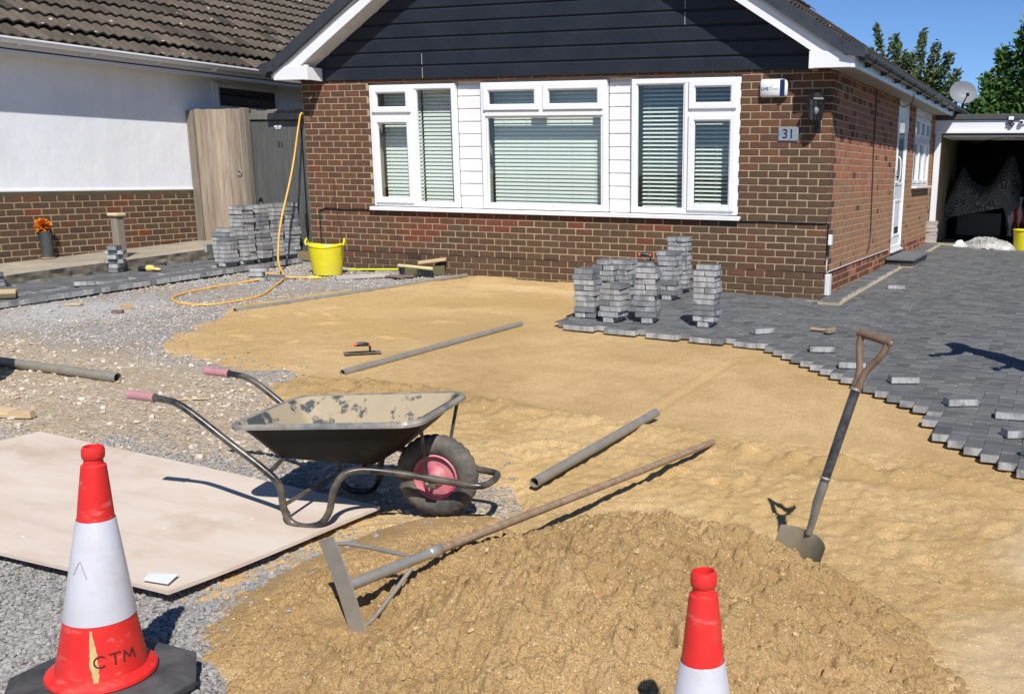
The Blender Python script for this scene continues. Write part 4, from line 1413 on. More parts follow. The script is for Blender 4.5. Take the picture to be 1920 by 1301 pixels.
# ------------------------------------------------------------------ neighbour's concrete path
M['concrete'] = simple('old_concrete', (.36, .31, .235), .95, .18, 3, bump=.6, bscale=70, dirt=(.22, .185, .13), dirt_amt=.5, dirt_scale=2.2)
def path_mesh():
    xs_ = np.linspace(NX - .02, -7.78, 24); ys_ = np.arange(-6.5, .06, .05)
    X, Y = np.meshgrid(xs_, ys_)
    edge = -7.78 + .03 * (fbm(Y, Y * 0 + 3, 3, 4, 5) - .5) * 2
    t = (X - (NX - .02)) / (-7.78 - NX + .02)
    Xw = NX - .02 + t * (edge - NX + .02)
    Z = .205 + .037 * (Y + 2.9) + .008 * (fbm(X, Y, 2, 4, 8) - .5) - .012 * sstep(.9, 1, t)
    nx, ny = len(xs_), len(ys_)
    V = np.stack([Xw.ravel(), Y.ravel(), Z.ravel()], 1)
    i = np.arange(ny - 1)[:, None] * nx + np.arange(nx - 1)[None, :]
    F = np.stack([i, i + 1, i + 1 + nx, i + nx], -1).reshape(-1, 4)
    k0 = len(V); rows = [V[nx - 1::nx]]
    allV = [V]; Fs = [F]
    prev = np.arange(ny) * nx + nx - 1
    for q in range(1, 4):
        e = V[nx - 1::nx].copy()
        e[:, 2] -= .045 * q + .012 * (fbm(e[:, 1], e[:, 1] * 0 + q, 9, 3, 30 + q) - .5)
        e[:, 0] += .035 * (fbm(e[:, 1], e[:, 1] * 0 + q, 6, 4, 40 + q) - .62) - .012 * q
        cur = k0 + (q - 1) * ny + np.arange(ny)
        Fs.append(np.stack([prev[:-1], cur[:-1], cur[1:], prev[1:]], -1))
        allV.append(e); prev = cur
    return np_mesh('concrete_path', np.concatenate(allV), np.concatenate(Fs), [M['concrete']], False)
o = bpy.data.objects.new('path', path_mesh()); link(o); tag(o, kind='structure')

# ------------------------------------------------------------------ gates between the houses
gt_ = thing('wooden_gate', 'unpainted pine gate with ring latch and silvered posts by the white wall', 'gate', (-8.15, 0.02, .27))
ox = Vector((-8.15, .02, .27))
x = -8.56 - ox.x; i = 0
while x < -7.77 - ox.x - .02:
    wd = min(rnd.choice((.095, .1, .115)), -7.77 - ox.x - x)
    b = MB(); b.box((x + wd / 2, rnd.uniform(-.004, .004), .885), (wd - .007, .022, 1.745 + rnd.uniform(-.012, .008)), None, .003)
    b.build('board', M['wood_gate'], gt_); x += wd
for z in (.2, .95, 1.6):
    b = MB(); b.span((-.4, .014, z), (.37, .05, z + .09), .003); b.build('ledge', M['wood_gate'], gt_)
b = MB(); b.span((-.535, -.03, -.1), (-.415, .06, 1.74), .006); b.build('post', M['wood_grey'], gt_)
b = MB(); b.span((.385, -.045, -.1), (.475, .05, 1.765), .006); b.build('post', M['wood_grey'], gt_)
M['iron'] = simple('black_iron', (.02, .02, .02), .45, .2, 20, metal=.6)
M['zinc'] = simple('dull_zinc', (.42, .4, .36), .4, .15, 20, metal=.8)
def ring(parent, x, y, z, mat, r=.032):
    b = MB(); b.tube([(x + r * math.sin(a), y - .016, z - .01 + r * math.cos(a)) for a in [2 * PI * i / 20 for i in range(20)]], .006, 6, True)
    b.lathe([(.0, .012), (.022, .008), (.024, 0)], 14, Matrix.Translation((x, y, z + .02)) @ Matrix.Rotation(PI / 2, 4, 'X'))
    b.build('ring_handle', mat, parent, 50)
ring(gt_, .3, -.012, .96, M['zinc'])
gg = thing('grey_side_gate', 'grey stained boarded gate numbered 31 beside the brick corner', 'gate', (-7.3, .1, .2))
x = -.39; i = 0
while x < .44:
    wd = min(.118, .45 - x)
    b = MB(); b.box((x + wd / 2, rnd.uniform(-.002, .002), .85), (wd - .003, .024, 1.64), None, .002); b.build('board', M['gate_paint'], gg); x += wd
b = MB(); b.span((-.49, -.04, -.1), (-.4, .06, 1.745), .005); b.build('post', M['frame_paint'], gg)
b = MB(); b.span((.46, -.04, -.1), (.535, .06, 1.7), .005); b.build('post', M['gate_paint'], gg)
b = MB(); b.span((-.4, -.035, 1.69), (.53, .05, 1.77), .004); b.build('head_rail', M['frame_paint'], gg)
b = MB()
for i in range(11):
    b.span((-.44 + i * .09, .06, 1.5), (-.355 + i * .09, .08, 1.82 + rnd.uniform(-.015, .015)), .002)
b.build('back_boards', M['wood_grey'], gg)
ring(gg, -.31, -.012, .66, M['iron'], .036)
lettering('31', .1, (.075, -.0135, 1.38), (PI / 2, 0, 0), M['print_black'], gg, .002, .002)
b = MB(); b.span((-.01, -.016, 1.57), (.13, -.012, 1.625), .002); po = b.build('name_plate', simple('plate_blue', (.06, .08, .12), .3, .05), gg)
b = MB()
for x0, x1, z0, z1 in ((.0, .05, 1.597, 1.615), (.066, .118, 1.597, 1.615), (.015, .105, 1.578, 1.588)): b.span((x0, -.0168, z0), (x1, -.0159, z1))
b.build('plate_print', M['upvc'], po)
b = MB(); b.tube([(.455, -.06, .15), (.46, -.05, 1.0), (.455, -.05, 1.72)], .009, 6); b.span((.44, -.075, .3), (.475, -.04, .52), .005); b.build('drop_bolt', M['black_plastic'], gg)

# ------------------------------------------------------------------ garage
GY = 8.2
ga = thing('garage', 'flat roofed garage with white frame and its door standing open', 'garage', (0, 0, 0))
z0 = zpf(1.5, GY)
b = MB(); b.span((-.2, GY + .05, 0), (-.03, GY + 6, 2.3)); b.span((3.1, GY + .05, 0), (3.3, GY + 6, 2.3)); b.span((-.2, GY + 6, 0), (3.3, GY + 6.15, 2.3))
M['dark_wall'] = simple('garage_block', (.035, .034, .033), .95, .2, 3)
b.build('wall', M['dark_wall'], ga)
b = MB(); b.span((-.03, GY - .5, -.1), (3.1, GY + 6, .055)); b.build('floor', M['concrete'], ga)
for x0 in (.012, 3.0):
    b = MB(); b.span((x0, GY - .02, .03), (x0 + .103, GY + .06, 2.05), .004); b.build('jamb', M['upvc'], ga)
b = MB(); b.span((-.03, GY - .06, 2.04), (3.4, GY + .02, 2.235), .004); b.build('fascia', M['upvc'], ga)
b = MB(); b.span((-.03, GY - .085, 2.015), (3.4, GY + .02, 2.06), .004); b.build('drip_strip', M['upvc'], ga)
M['felt'] = simple('mineral_felt', (.075, .075, .075), .95, .2, 40, bump=.6, bscale=200)
b = MB(); b.span((-.12, GY - .1, 2.237), (3.5, GY + 6.3, 2.33), .01); b.build('roof', M['felt'], ga)
b = MB(); b.span((.14, GY + .05, 1.955), (2.98, GY + 1.6, 1.99)); b.build('up_and_over_door', M['upvc_dirty'], ga)
b = MB(); b.tube(smooth_path([(.6, GY + .2, 1.86), (1.0, GY + .15, 1.93), (1.25, GY + .12, 1.97), (1.35, GY + .12, 1.95), (1.8, GY + .2, 1.9)], 5), .006, 6); b.box((1.25, GY + .1, 1.965), (.12, .05, .03)); b.build('latch_gear', M['iron'], ga)
b = MB()
for k in range(0, 24):
    z = DPC + (k - 3) * CO
    if z > 2.02: break
    for j in range(2):
        pass
    b.box((-.09 + .0, GY - .03, z + .0375), (.20, .06, BH), None, .003, k % 2)
nb_o = b.build('brick_pier', [M['brick_brown'], M['brick_plum']], ga)
b = MB(); b.span((-.19, GY - .055, 0), (-.0, GY - .01, 2.04)); b.build('pier_mortar', M['mortar'], nb_o)
# things fixed to it
sl = thing('security_light', 'small floodlight with sensor on the white garage fascia', 'security light', (1.26, GY - .1, 2.2))
b = MB(); b.box((0, 0, .06), (.115, .05, .085), None, .01); b.build('housing', M['black_plastic'], sl)
b = MB(); b.box((0, -.026, .06), (.085, .004, .058)); b.build('lens', M['upvc'], sl)
b = MB(); b.span((-.06, -.02, -.035), (.06, .035, -.02), .003); b.span((-.01, -.01, -.03), (.01, .02, .03)); b.lathe([(0, -.08), (.025, -.07), (.028, -.045), (.02, -.03)], 12, Matrix.Translation((.01, -.01, 0))); b.build('bracket', M['black_plastic'], sl)
cm = thing('security_camera', 'little white camera beside the floodlight on the garage', 'camera', (1.43, GY - .1, 2.19))
b = MB(); b.box((0, 0, 0), (.07, .07, .075), None, .012); b.build('body', M['upvc'], cm)
b = MB(); b.lathe([(0, .005), (.02, .004), (.024, 0)], 14, Matrix.Translation((0, -.036, 0)) @ Matrix.Rotation(PI / 2, 4, 'X')); b.build('lens', M['black_plastic'], cm)
b = MB(); b.span((.03, .0, -.02), (.09, .04, .02), .004); b.build('mount', M['black_plastic'], cm)

# what stands inside
def crochet_mat():
    m, nt, b = new_mat('crochet_cloth'); g = NT(nt)
    v = g.voro(5.0, g.scaled(1, .2, 1)); rings = g.math('SINE', g.math('MULTIPLY', v, 34))
    c = g.mix(g.ramp(rings, [(.0, 0), (.25, 1)]), (.07, .07, .072), (.27, .265, .26))
    c = g.mix(g.ramp(g.noise(60, 3), [(.4, .5), (.6, 0)]), c, (.1, .1, .1))
    g.l(c, b.inputs["Base Color"]); b.inputs["Roughness"].default_value = .95
    g.l(g.bump(rings, .4, .01), b.inputs["Normal"])
    return m
M['crochet'] = crochet_mat()
def drape(name, pts, y0, dep, mat, parent, z_of, seed):
    """cloth falling over a load: pts is the (x, ztop, zhem) silhouette"""
    b = MB(); n = len(pts); m = 10; vs = []; fs = []
    for i, (x, zt, zh) in enumerate(pts):
        for j in range(m + 1):
            t = j / m
            z = zt + (zh - zt) * t
            y = y0 + dep * (1 - min(1, t * 2.2)) ** 1.5 - .1 * t + .05 * math.sin(i * 1.3 + seed) * t + .03 * math.sin(i * 2.9) * t
            vs.append((x + .02 * math.sin(j + i), y, z))
    for i in range(n - 1):
        for j in range(m):
            a = i * (m + 1) + j; fs.append([a, a + 1, a + m + 2, a + m + 1])
    b.add(vs, fs)
    return b.build(name, mat, parent, 180)
mc = thing('covered_motorbike', 'load under a patterned crochet blanket inside the dark garage', 'covered load', (.66, GY + 2.3, .07))
mo_ = mc.location
sil = [(.02, .9, .3), (.1, 1.12, .40), (.2, 1.36, .45), (.27, 1.42, .47), (.34, 1.33, .49), (.44, 1.18, .51), (.56, 1.08, .53), (.68, 1.04, .55), (.8, 1.1, .57), (.9, 1.24, .6), (1.0, 1.42, .62), (1.1, 1.58, .64), (1.18, 1.66, .5), (1.24, 1.56, .2), (1.32, 1.28, .1), (1.4, 1.05, .12)]
drape('blanket', [(x - mo_.x, zt, zh) for x, zt, zh in sil], 0, .5, M['crochet'], mc, None, 1)
b = MB(); b.span((-.5, .25, 0), (.5, .7, .6), .08); b.span((-.35, .3, .6), (.35, .6, .85), .1); b.build('bulk', M['black_plastic'], mc)
rb = thing('red_striped_bundle', 'red and white striped bundle beside the covered load in the garage', 'bundle', (1.42, GY + 2.2, .07))
M['stripe_red'] = simple('red_cloth', (.3, .012, .016), .9, .1); M['stripe_white'] = simple('white_cloth', (.4, .4, .4), .9, .1)
for i in range(5):
    drape('fold', [(-.18 + i * .075 + q_ * .025, .85 - .05 * abs(i - 2), .12 + .05 * (i % 2)) for q_ in range(4)], 0 + .02 * (i % 2), .2, M['stripe_red' if i % 2 else 'stripe_white'], rb, None, i)
def crumple(name, cx, cy, z, sx, sy, sz, mat, parent, seed, n=34):
    b = MB(); vs = []; fs = []
    X, Y = np.meshgrid(np.linspace(-1, 1, n), np.linspace(-1, 1, n))
    R = np.sqrt(X ** 2 + Y ** 2) * (1 + .35 * (fbm(X + seed, Y, 1.5, 3, seed) - .5))
    H = np.clip(1 - R ** 2, 0, 1) ** .6 * (.35 + .9 * fbm(X + seed, Y, 2.2, 4, seed + 2, .55, True)) + .015
    for i in range(n):
        for j in range(n):
            vs.append((cx + X[i, j] * sx, cy + Y[i, j] * sy, z + H[i, j] * sz))
    for i in range(n - 1):
        for j in range(n - 1):
            if R[i, j] < 1.08: fs.append([i * n + j, i * n + j + 1, (i + 1) * n + j + 1, (i + 1) * n + j])
    b.add(vs, fs)
    return b.build(name, mat, parent, 60)
ps = tag(crumple('polythene_sheet', 0, 0, 0, .5, .2, .2, M['poly'], None, 4), 'crumpled clear polythene sheet lying in the garage doorway', 'plastic sheet'); ps.location = (1.05, GY - .18, .06)
ps = tag(crumple('plastic_bag', 0, 0, 0, .14, .12, .14, M['upvc'], None, 9, 20), 'small white plastic bag by the polythene in the garage doorway', 'plastic bag'); ps.location = (.58, GY - .1, .06)
M['yellow'] = simple('yellow_rubber', (.78, .68, .01), .42, .07, 5, dirt=(.45, .38, .12), dirt_amt=.35, dirt_scale=4)
yb = thing('yellow_tray', 'bright yellow tub at the edge of the garage opening', 'tub', (1.66, GY - .1, .06))
b = MB(); b.lathe([(.0, .01), (.17, .01), (.2, .34), (.215, .345), (.21, .36), (.19, .36), (.16, .03), (0, .03)], 28); b.build('body', M['yellow'], yb, 40)

# satellite dish
ds = thing('satellite_dish', 'pale grey satellite dish on its pole above the black gutter', 'satellite dish', (.28, 9.6, 2.3))
M['dish'] = simple('grey_dish', (.17, .18, .195), .5, .05, 6)
b = MB(); aim = Vector((.35, -.9, .35)).to_track_quat('Z', 'Y').to_matrix().to_4x4()
b.lathe([(0, -.06), (.1, -.053), (.2, -.03), (.29, .0), (.296, .003), (.29, .008), (.2, -.018), (.1, -.04), (0, -.046)], 36, Matrix.Translation((0, 0, .5)) @ aim @ Matrix.Diagonal((.86, .74, 1, 1)))
b.build('reflector', M['dish'], ds, 60)
b = MB(); b.tube([(0, .06, .5), (.0, .1, .3), (0, .1, 0)], .022, 8); b.build('pole', M['grey_plastic'], ds)
b = MB(); b.tube([(0, 0, .28), (.1, -.26, .42)], .012, 6); b.box((.11, -.28, .44), (.06, .09, .06), None, .012); b.build('receiver_arm', M['black_plastic'], ds)
b = MB(); b.tube(smooth_path([(0, .1, .28), (.22, .05, .2), (.3, .0, .1), (.2, .0, .0)], 5), .008, 6); b.build('cable', M['cable'], ds)

# ------------------------------------------------------------------ trees beyond
M['bark'] = simple('bark', (.09, .065, .045), .95, .25, 12, bump=.6, bscale=40)
def leaf_mat(name, cols):
    m, nt, b = new_mat(name); g = NT(nt)
    c = g.ramp(g.rand(), [((i + .5) / len(cols), c) for i, c in enumerate(cols)])
    g.l(c, b.inputs["Base Color"]); b.inputs["Roughness"].default_value = .5
    b.inputs["Specular IOR Level"].default_value = .4
    tl = g.n("ShaderNodeBsdfTranslucent"); g.l(g.mix(.5, c, (.12, .2, .02)), tl.inputs[0])
    mx = g.n("ShaderNodeMixShader"); mx.inputs[0].default_value = .3
    out = nt.nodes["Material Output"]
    g.l(b.outputs[0], mx.inputs[1]); g.l(tl.outputs[0], mx.inputs[2]); g.l(mx.outputs[0], out.inputs[0])
    return m
M['leaf_a'] = leaf_mat('small_leaves', [(.06, .105, .03), (.1, .155, .045), (.13, .17, .055), (.14, .115, .055), (.08, .125, .04)])
M['leaf_b'] = leaf_mat('broad_leaves', [(.045, .105, .02), (.085, .17, .035), (.12, .215, .045), (.065, .14, .028)])
def tree(name, label, base, branches, leaf, mat, seed, trunk_r):
    r = np.random.RandomState(seed); t = thing(name, label, 'tree', base)
    tb = MB(); P = []; S = []
    top = max(b[1][2] for b in branches)
    tb.tube([(0, 0, -.3), (.03, 0, top * .3), (.0, .05, top * .55)], [trunk_r, trunk_r * .8, trunk_r * .5], 8)
    for a, e, rad, nl in branches:
        a = Vector(a); e = Vector(e); mid = (a + e) / 2 + Vector((r.normal(0, .12), r.normal(0, .12), r.normal(0, .1)))
        tb.tube(smooth_path([a, mid, e], 4), [trunk_r * .4 * (1 - .8 * i / 8) + .008 for i in range(9)], 6)
        ax = (e - a)
        for c in range(nl):
            q_ = r.rand() ** .7
            cen = a + ax * q_ * 1.05
            rr = rad * (1.0 - .62 * q_) 
            d = r.normal(0, 1, 3); d /= np.linalg.norm(d)
            P.append(np.array(cen) + d * rr * r.rand() ** .45); S.append(leaf * (.6 + .8 * r.rand()))
    tb.build('trunk', M['bark'], t)
    P = np.array(P); S = np.array(S); n = len(P)
    u = r.normal(0, 1, (n, 3)); u /= np.linalg.norm(u, axis=1)[:, None]
    w = np.cross(u, r.normal(0, 1, (n, 3))); w /= np.linalg.norm(w, axis=1)[:, None]
    nn = np.cross(u, w)
    V = np.stack([P - u * S[:, None], P + w * S[:, None] * .42 + nn * S[:, None] * .14, P + u * S[:, None], P - w * S[:, None] * .42 + nn * S[:, None] * .14], 1).reshape(-1, 3)
    F = (np.arange(n) * 4)[:, None] + np.array([0, 1, 2, 3])[None]
    o = bpy.data.objects.new('crown', np_mesh('crown', V, F, [mat])); link(o, t)
    return t
rt = random.Random(4)
br = []
for (ex, ez, rad, n_) in [(-1.35, 4.9, .6, 900), (-1.2, 5.7, .33, 500), (-.55, 5.3, .62, 1000), (.1, 5.55, .42, 650), (-.15, 4.7, .8, 1300), (.75, 5.05, .48, 620), (1.3, 4.75, .5, 620), (.65, 4.3, .85, 1300), (-.9, 4.2, .9, 1200), (1.45, 4.2, .5, 600), (0.1, 3.7, 1.1, 1500), (-1.8, 4.3, .6, 500), (1.5, 3.6, .6, 500)]:
    br.append(((ex * .25, 0, 2.2), (ex + rt.uniform(-.1, .1), rt.uniform(-.8, .8), ez), rad, n_))
tree('slender_tree', 'bushy tree with upright sprays of small leaves behind the bungalow roof', (-3.25, 26.8, .4), br, .085, M['leaf_a'], 3, .12)
br = []
for (ex, ez, rad, n_) in [(-.95, 3.6, .75, 1000), (-.6, 4.3, .75, 1100), (0.0, 4.9, .8, 1200), (.6, 5.3, .9, 1300), (1.3, 5.6, .9, 1200), (-1.25, 3.0, .6, 700), (-.4, 3.2, .95, 1200), (.5, 3.9, 1.1, 1500), (1.5, 4.4, 1.1, 1400), (-1.55, 2.75, .45, 420), (2.2, 4.9, 1.0, 900), (.4, 2.9, 1.0, 1000), (1.5, 3.2, 1.0, 900), (-1.0, 2.5, .6, 500)]:
    br.append(((ex * .2, 0, 1.8), (ex, rt.uniform(-.9, .9), ez), rad, n_))
tree('broad_tree', 'dense dark green broad leaved tree above the garage roof', (.75, 20.5, .3), br, .1, M['leaf_b'], 8, .16)

# ------------------------------------------------------------------ block paving
BW = .1
_pv = {}
def paver_mesh(sx, sy, sz, var):
    key = (sx, sy, sz, var)
    if key not in _pv:
        r = random.Random(var * 17 + int(sx * 1000))
        vs, fs = bevel_box(sx, sy, sz, .0042)
        vs = [(x + r.uniform(-.0008, .0008), y + r.uniform(-.0008, .0008), z + r.uniform(-.0006, .0006)) for x, y, z in vs]
        b = MB(); b.add(vs, fs); _pv[key] = b.mesh('paving_block', [M['paver']])
    return _pv[key]
def herring(x0, y0, x1, y1, keep):
    """90 degree herringbone on a 100 mm grid; yields (cx, cy, along_x)"""
    out = []
    nx = int((x1 - x0) / BW) + 2; ny = int((y1 - y0) / BW) + 2
    for i in range(-1, nx):
        for j in range(-1, ny):
            c = (i + j) % 4
            if c == 0: cx, cy, al = x0 + (i + 1) * BW, y0 + (j + .5) * BW, True
            elif c == 2: cx, cy, al = x0 + (i + .5) * BW, y0 + (j + 1) * BW, False
            else: continue
            if keep(cx, cy, al): out.append((cx, cy, al))
    return out
CAMP = (2.404, -10.731)
TILTX, TILTY = math.atan(.03), math.atan(.023)
def lay(parent, blocks, nmax, height=.05):
    blocks = sorted(blocks, key=lambda b: math.hypot(b[0] - CAMP[0], b[1] - CAMP[1]))
    st = MB()
    for n, (cx, cy, al) in enumerate(blocks):
        z = zpf(cx, cy) - height / 2 + rnd.uniform(-.0012, .0012)
        rot = (rnd.uniform(-.004, .004) + (.03 if cy < 0 else .013), rnd.uniform(-.004, .004) + .023, rnd.uniform(-.006, .006) + (0 if al else PI / 2))
        if not al: rot = (.023 * -1 * -1 * 0 + rnd.uniform(-.004, .004), rnd.uniform(-.004, .004), rot[2])
        if n < nmax:
            inst('paving_block', paver_mesh(.1985, .0985, height, rnd.randrange(4)), (cx, cy, z), parent, rot)
        else:
            st.box((cx, cy, z), (.1985, .0985, height), Euler(rot).to_matrix(), .004)
    if st.v:
        o = st.build('paving_blocks', M['paver'], parent); o['kind'] = 'stuff'
DX0, DY0 = -1.944, -7.67
KD = 70          # the diagonal of the stepped edge, in 100 mm cells (its remainder by 4 makes the end rows stand on)
while KD % 4 != 2: KD += 1
def keep_drive(cx, cy, al):
    hx, hy = (.1, .05) if al else (.05, .1)
    if cx - hx < -1.90 or cy + hy > 8.2: return False
    if cx > 4.3 or (cy > 0 and cx > 3.1): return False
    if cx < .235 and cy + hy > -.30 and cx + hx > .0: 
        return False
    if cx - hx < 0.0 and cy + hy > .0: return False
    # toothed edges: along the front by blocks, then stepping back towards the street
    if cy - hy > -2.70 and cx < .3: return True
    i = round((cx - hx - DX0) / BW); j = round((cy - hy - DY0) / BW)
    return cx > -.1 and i + j >= (KD if cx < 1.72 else KD - 4)
drive = bpy.data.objects.new('block_paving', None); link(drive); tag(drive, kind='structure')
lay(drive, herring(DX0, DY0, 4.3, 8.2, keep_drive), 300)
# sand bed showing in the open joints
def joint_z(X, Y): return zp(X, Y) - .014
jb = bpy.data.objects.new('jointing_sand', grid_mesh('jointing_sand', np.arange(-1.90, 4.0, .1), np.arange(-2.55, 8.2, .1), joint_z, M['mortar_dark']))
link(jb, drive)
bmj = bmesh.new(); bmj.from_mesh(jb.data)
bmesh.ops.delete(bmj, geom=[f for f in bmj.faces if f.calc_center_median().y > -.05 and f.calc_center_median().x < .1], context='FACES'); bmj.to_mesh(jb.data); bmj.free()
jb['kind'] = 'stuff'
jm, jnt, jbs = new_mat('joint_sand'); gj = NT(jnt)
gj.l(gj.mix(gj.ramp(gj.noise(5, 5), [(.4, 0), (.6, 1)]), (.07, .068, .066), (.2, .18, .14)), jbs.inputs["Base Color"]); jbs.inputs["Roughness"].default_value = 1
jb.data.materials.clear(); jb.data.materials.append(jm)
# the narrow paved strip beside the neighbour's path
SX0, SX1 = -7.77, -6.88
strip = bpy.data.objects.new('paved_strip', None); link(strip); tag(strip, kind='structure')
hb_ = herring(SX0, -5.2, SX1 - .2, -.02, lambda cx, cy, al: (cx + (.1 if al else .05) < SX1 - .19) and (cy + (.05 if al else .1) < -.02) and cx - (.1 if al else .05) > SX0 - .06)
lay(strip, hb_, 300 - 52)
y = -5.15
while y < -.06:
    inst('paving_block', paver_mesh(.1985, .0985, .06, rnd.randrange(4)), (SX1 - .1 + rnd.uniform(-.003, .003), y, zpf(SX1, y) - .03 + rnd.uniform(-.002, .002)), strip, (rnd.uniform(-.006, .006), .023, rnd.uniform(-.01, .01)))
    y += .1012
# raised margin along the flank wall and the door step
marg = bpy.data.objects.new('kerb', None); link(marg); tag(marg, kind='structure')
y = -.26
while y < 8.0:
    if not (3.74 < y < 5.36):
        inst('kerb_block', paver_mesh(.1985, .0985, .06, rnd.randrange(4)), (.13, y, zpf(.13, y) + .008 + rnd.uniform(-.002, .002)), marg, (.0, .0, rnd.uniform(-.008, .008)))
        b = None
    y += .1012
b = MB()
for (a, c) in ((-.31, 3.72), (5.4, 7.9)):
    b.add([(.012, a, zpf(.1, a) - .02), (.262, a, zpf(.1, a) - .02), (.262, c, zpf(.1, c) - .02), (.012, c, zpf(.1, c) - .02), (.012, a, zpf(.1, a) + .012), (.248, a, zpf(.1, a) + .012), (.248, c, zpf(.1, c) + .012), (.012, c, zpf(.1, c) + .012)],
          [[0, 1, 2, 3], [4, 5, 6, 7], [0, 1, 5, 4], [1, 2, 6, 5], [2, 3, 7, 6], [3, 0, 4, 7]])
b.build('mortar_bed', M['mortar'], marg)
stp = thing('door_step', 'new brick door step with dark slab top below the white side door', 'step', (.24, 4.55, zpf(.24, 4.55)))
b = MB(); b.span((-.215, -.72, -.03), (.14, .72, .078)); b.build('core', M['mortar'], stp)
M['engineering'] = simple('dark_brick', (.045, .045, .05), .6, .2, 10, rand=.25, bump=.3)
ea = MB(); ea.box((0, 0, 0), (.03, .192, .058), None, .003); bm0 = ea.mesh('brick', [M['engineering']])
for i in range(7): inst('brick', bm0, (.135, -.61 + i * .203, .045), stp)
eb = MB(); eb.box((0, 0, 0), (.165, .03, .058), None, .003); bm1 = eb.mesh('brick', [M['engineering']])
for i in range(2): inst('brick', bm1, (-.12 + i * .176, -.715, .045), stp)
b = MB(); b.span((-.225, -.76, .082), (.17, -.002, .118), .005); b.build('slab', simple('slate_slab', (.13, .135, .14), .7, .15, 8), stp)
b = MB(); b.span((-.225, .002, .082), (.17, .76, .118), .005); b.build('slab', bpy.data.materials['slate_slab'], stp)

# ------------------------------------------------------------------ stacked and loose paving blocks
TH = .05
ORD = ['bottom', 'second', 'third', 'fourth', 'fifth', 'sixth', 'seventh', 'eighth', 'ninth', 'tenth', 'eleventh', 'twelfth', 'thirteenth', 'fourteenth']
def block(loc, rotz, label, group, tilt=(0, 0)):
    o = inst('paving_block', paver_mesh(.2, .1, TH - .001, rnd.randrange(4)), loc, None, (tilt[0], tilt[1], rotz))
    return tag(o, label, 'paving block', group)
def stack(x, y, layers, foot, phrase, group, yaw=0, seed=1, singles=False):
    r = random.Random(seed); z = zpf(x, y) + .0005
    ca, sa = math.cos(yaw), math.sin(yaw)
    def W(u, v): return x + ca * u - sa * v, y + sa * u + ca * v
    if foot:
        px, py = W(r.uniform(-.01, .01), 0)
        block((px, py, z + TH / 2), yaw + PI / 2, 'grey paving block lying under %s' % phrase, group)
        z += TH
    al = r.random() < .5; lx = ly = 0
    for k in range(layers):
        full = not (singles or (k == layers - 1 and r.random() < .25))
        if r.random() < .6: al = not al
        lx += r.uniform(-.008, .008); ly += r.uniform(-.008, .008)
        for s in ((-1, 1) if full else (0,)):
            u, v = (lx, ly + s * .0505) if al else (lx + s * .0505, ly)
            u += r.uniform(-.009, .009); v += r.uniform(-.006, .006)
            px, py = W(u, v)
            which = '' if s == 0 else ((' street-side' if s < 0 else ' house-side') if al else (' gate-side' if s < 0 else ' garage-side'))
            block((px, py, z + TH / 2), yaw + (0 if al else PI / 2) + r.uniform(-.06, .06), '%s layer%s paving block in %s' % (ORD[k], which, phrase), group)
        z += TH
    return z
G1 = 'grey paving blocks stacked on the new drive'
stack(-.57, -2.13, 10, True, 'the lone stack below the house corner', G1, .0, 1)
stack(-1.11, -2.2, 9, True, 'the front stack nearest the lone one', G1, .12, 2)
stack(-1.40, -2.33, 6, True, 'the lowest stack of the front cluster', G1, -.1, 3)
stack(-1.70, -2.2, 9, False, 'the front stack at the sand edge', G1, .03, 4)
stack(-1.69, -1.88, 10, False, 'the stack behind the sand edge one', G1, .1, 5)
stack(-1.72, -1.42, 9, False, 'the mid cluster stack by the sand', G1, -.05, 6)
zt = stack(-1.62, -1.1, 8, False, 'the stack carrying the plasterer float', G1, .08, 7)
stack(-1.42, -.86, 9, True, 'the cluster stack before the tallest', G1, .0, 8)
stack(-1.50, -.36, 11, True, 'the tallest stack against the house wall', G1, -.04, 9)
G2 = 'grey paving blocks stacked by the side gate'
for i, (yy, n, ph) in enumerate([(-1.17, 8, 'the short stack at the path end'), (-.9, 13, 'the first tall stack from the path'), (-.645, 13, 'the second tall stack from the path'), (-.39, 13, 'the third tall stack from the path'), (-.14, 13, 'the tall stack beside the brick corner')]):
    stack(-7.02 + (.0 if i else -.03), yy, n, True, ph, G2, rnd.uniform(-.05, .05), 20 + i)
stack(-7.66, -2.2, 6, False, 'the small pile by the timber post', 'grey paving blocks piled by the post', .5, 31, True)
stack(-7.8, -3.62, 4, False, 'the pile at the strip end', 'grey paving blocks at the strip end', .1, 32)
# little heap where the hose coils
gz0 = top_z(-6.25, -1.45)
block((-6.27, -1.5, gz0 + .03), .2, 'dark paving block lying under the pair by the hose coil', 'blocks by the hose coil', (0, .05))
block((-6.12, -1.38, gz0 + .035), .95, 'tilted dark paving block beside the hose coil', 'blocks by the hose coil', (.3, .1))
block((-6.3, -1.52, gz0 + .082), .35, 'pale paving block resting second in the hose coil pile', 'blocks by the hose coil')
block((-6.26, -1.5, gz0 + .132), .5, 'topmost pale paving block of the hose coil pile', 'blocks by the hose coil')
block((-7.1, -3.09, zpf(-7.1, -3.09) + .026), .95, 'loose paving block lying alone on the narrow strip', 'loose blocks')
block((-7.62, -.82, .3), 1.5, 'upright pale block behind the short gate stack', 'loose blocks', (PI / 2, 0))
LB = [(-.02, -2.23, .85, 'loose paving block nearest the lone stack, set askew on the drive'), (.63, -2.76, .32, 'loose paving block on the toothed edge below the hammer'),
      (.97, -3.24, .25, 'loose paving block behind the shovel handle on the drive'), (1.40, -3.55, .45, 'loose paving block just beyond the shovel handle grip'),
      (1.84, -4.02, .5, 'loose pale sided block midway down the stepped edge'), (2.17, -4.22, .1, 'loose paving block half hidden at the picture edge'),
      (2.24, -4.62, .5, 'largest loose paving block near the street end of the drive'), (2.36, -4.95, .9, 'loose paving block perched over the last toothed row'), (.563, 1.3, .2, 'loose paving block lying beside the flank wall margin')]
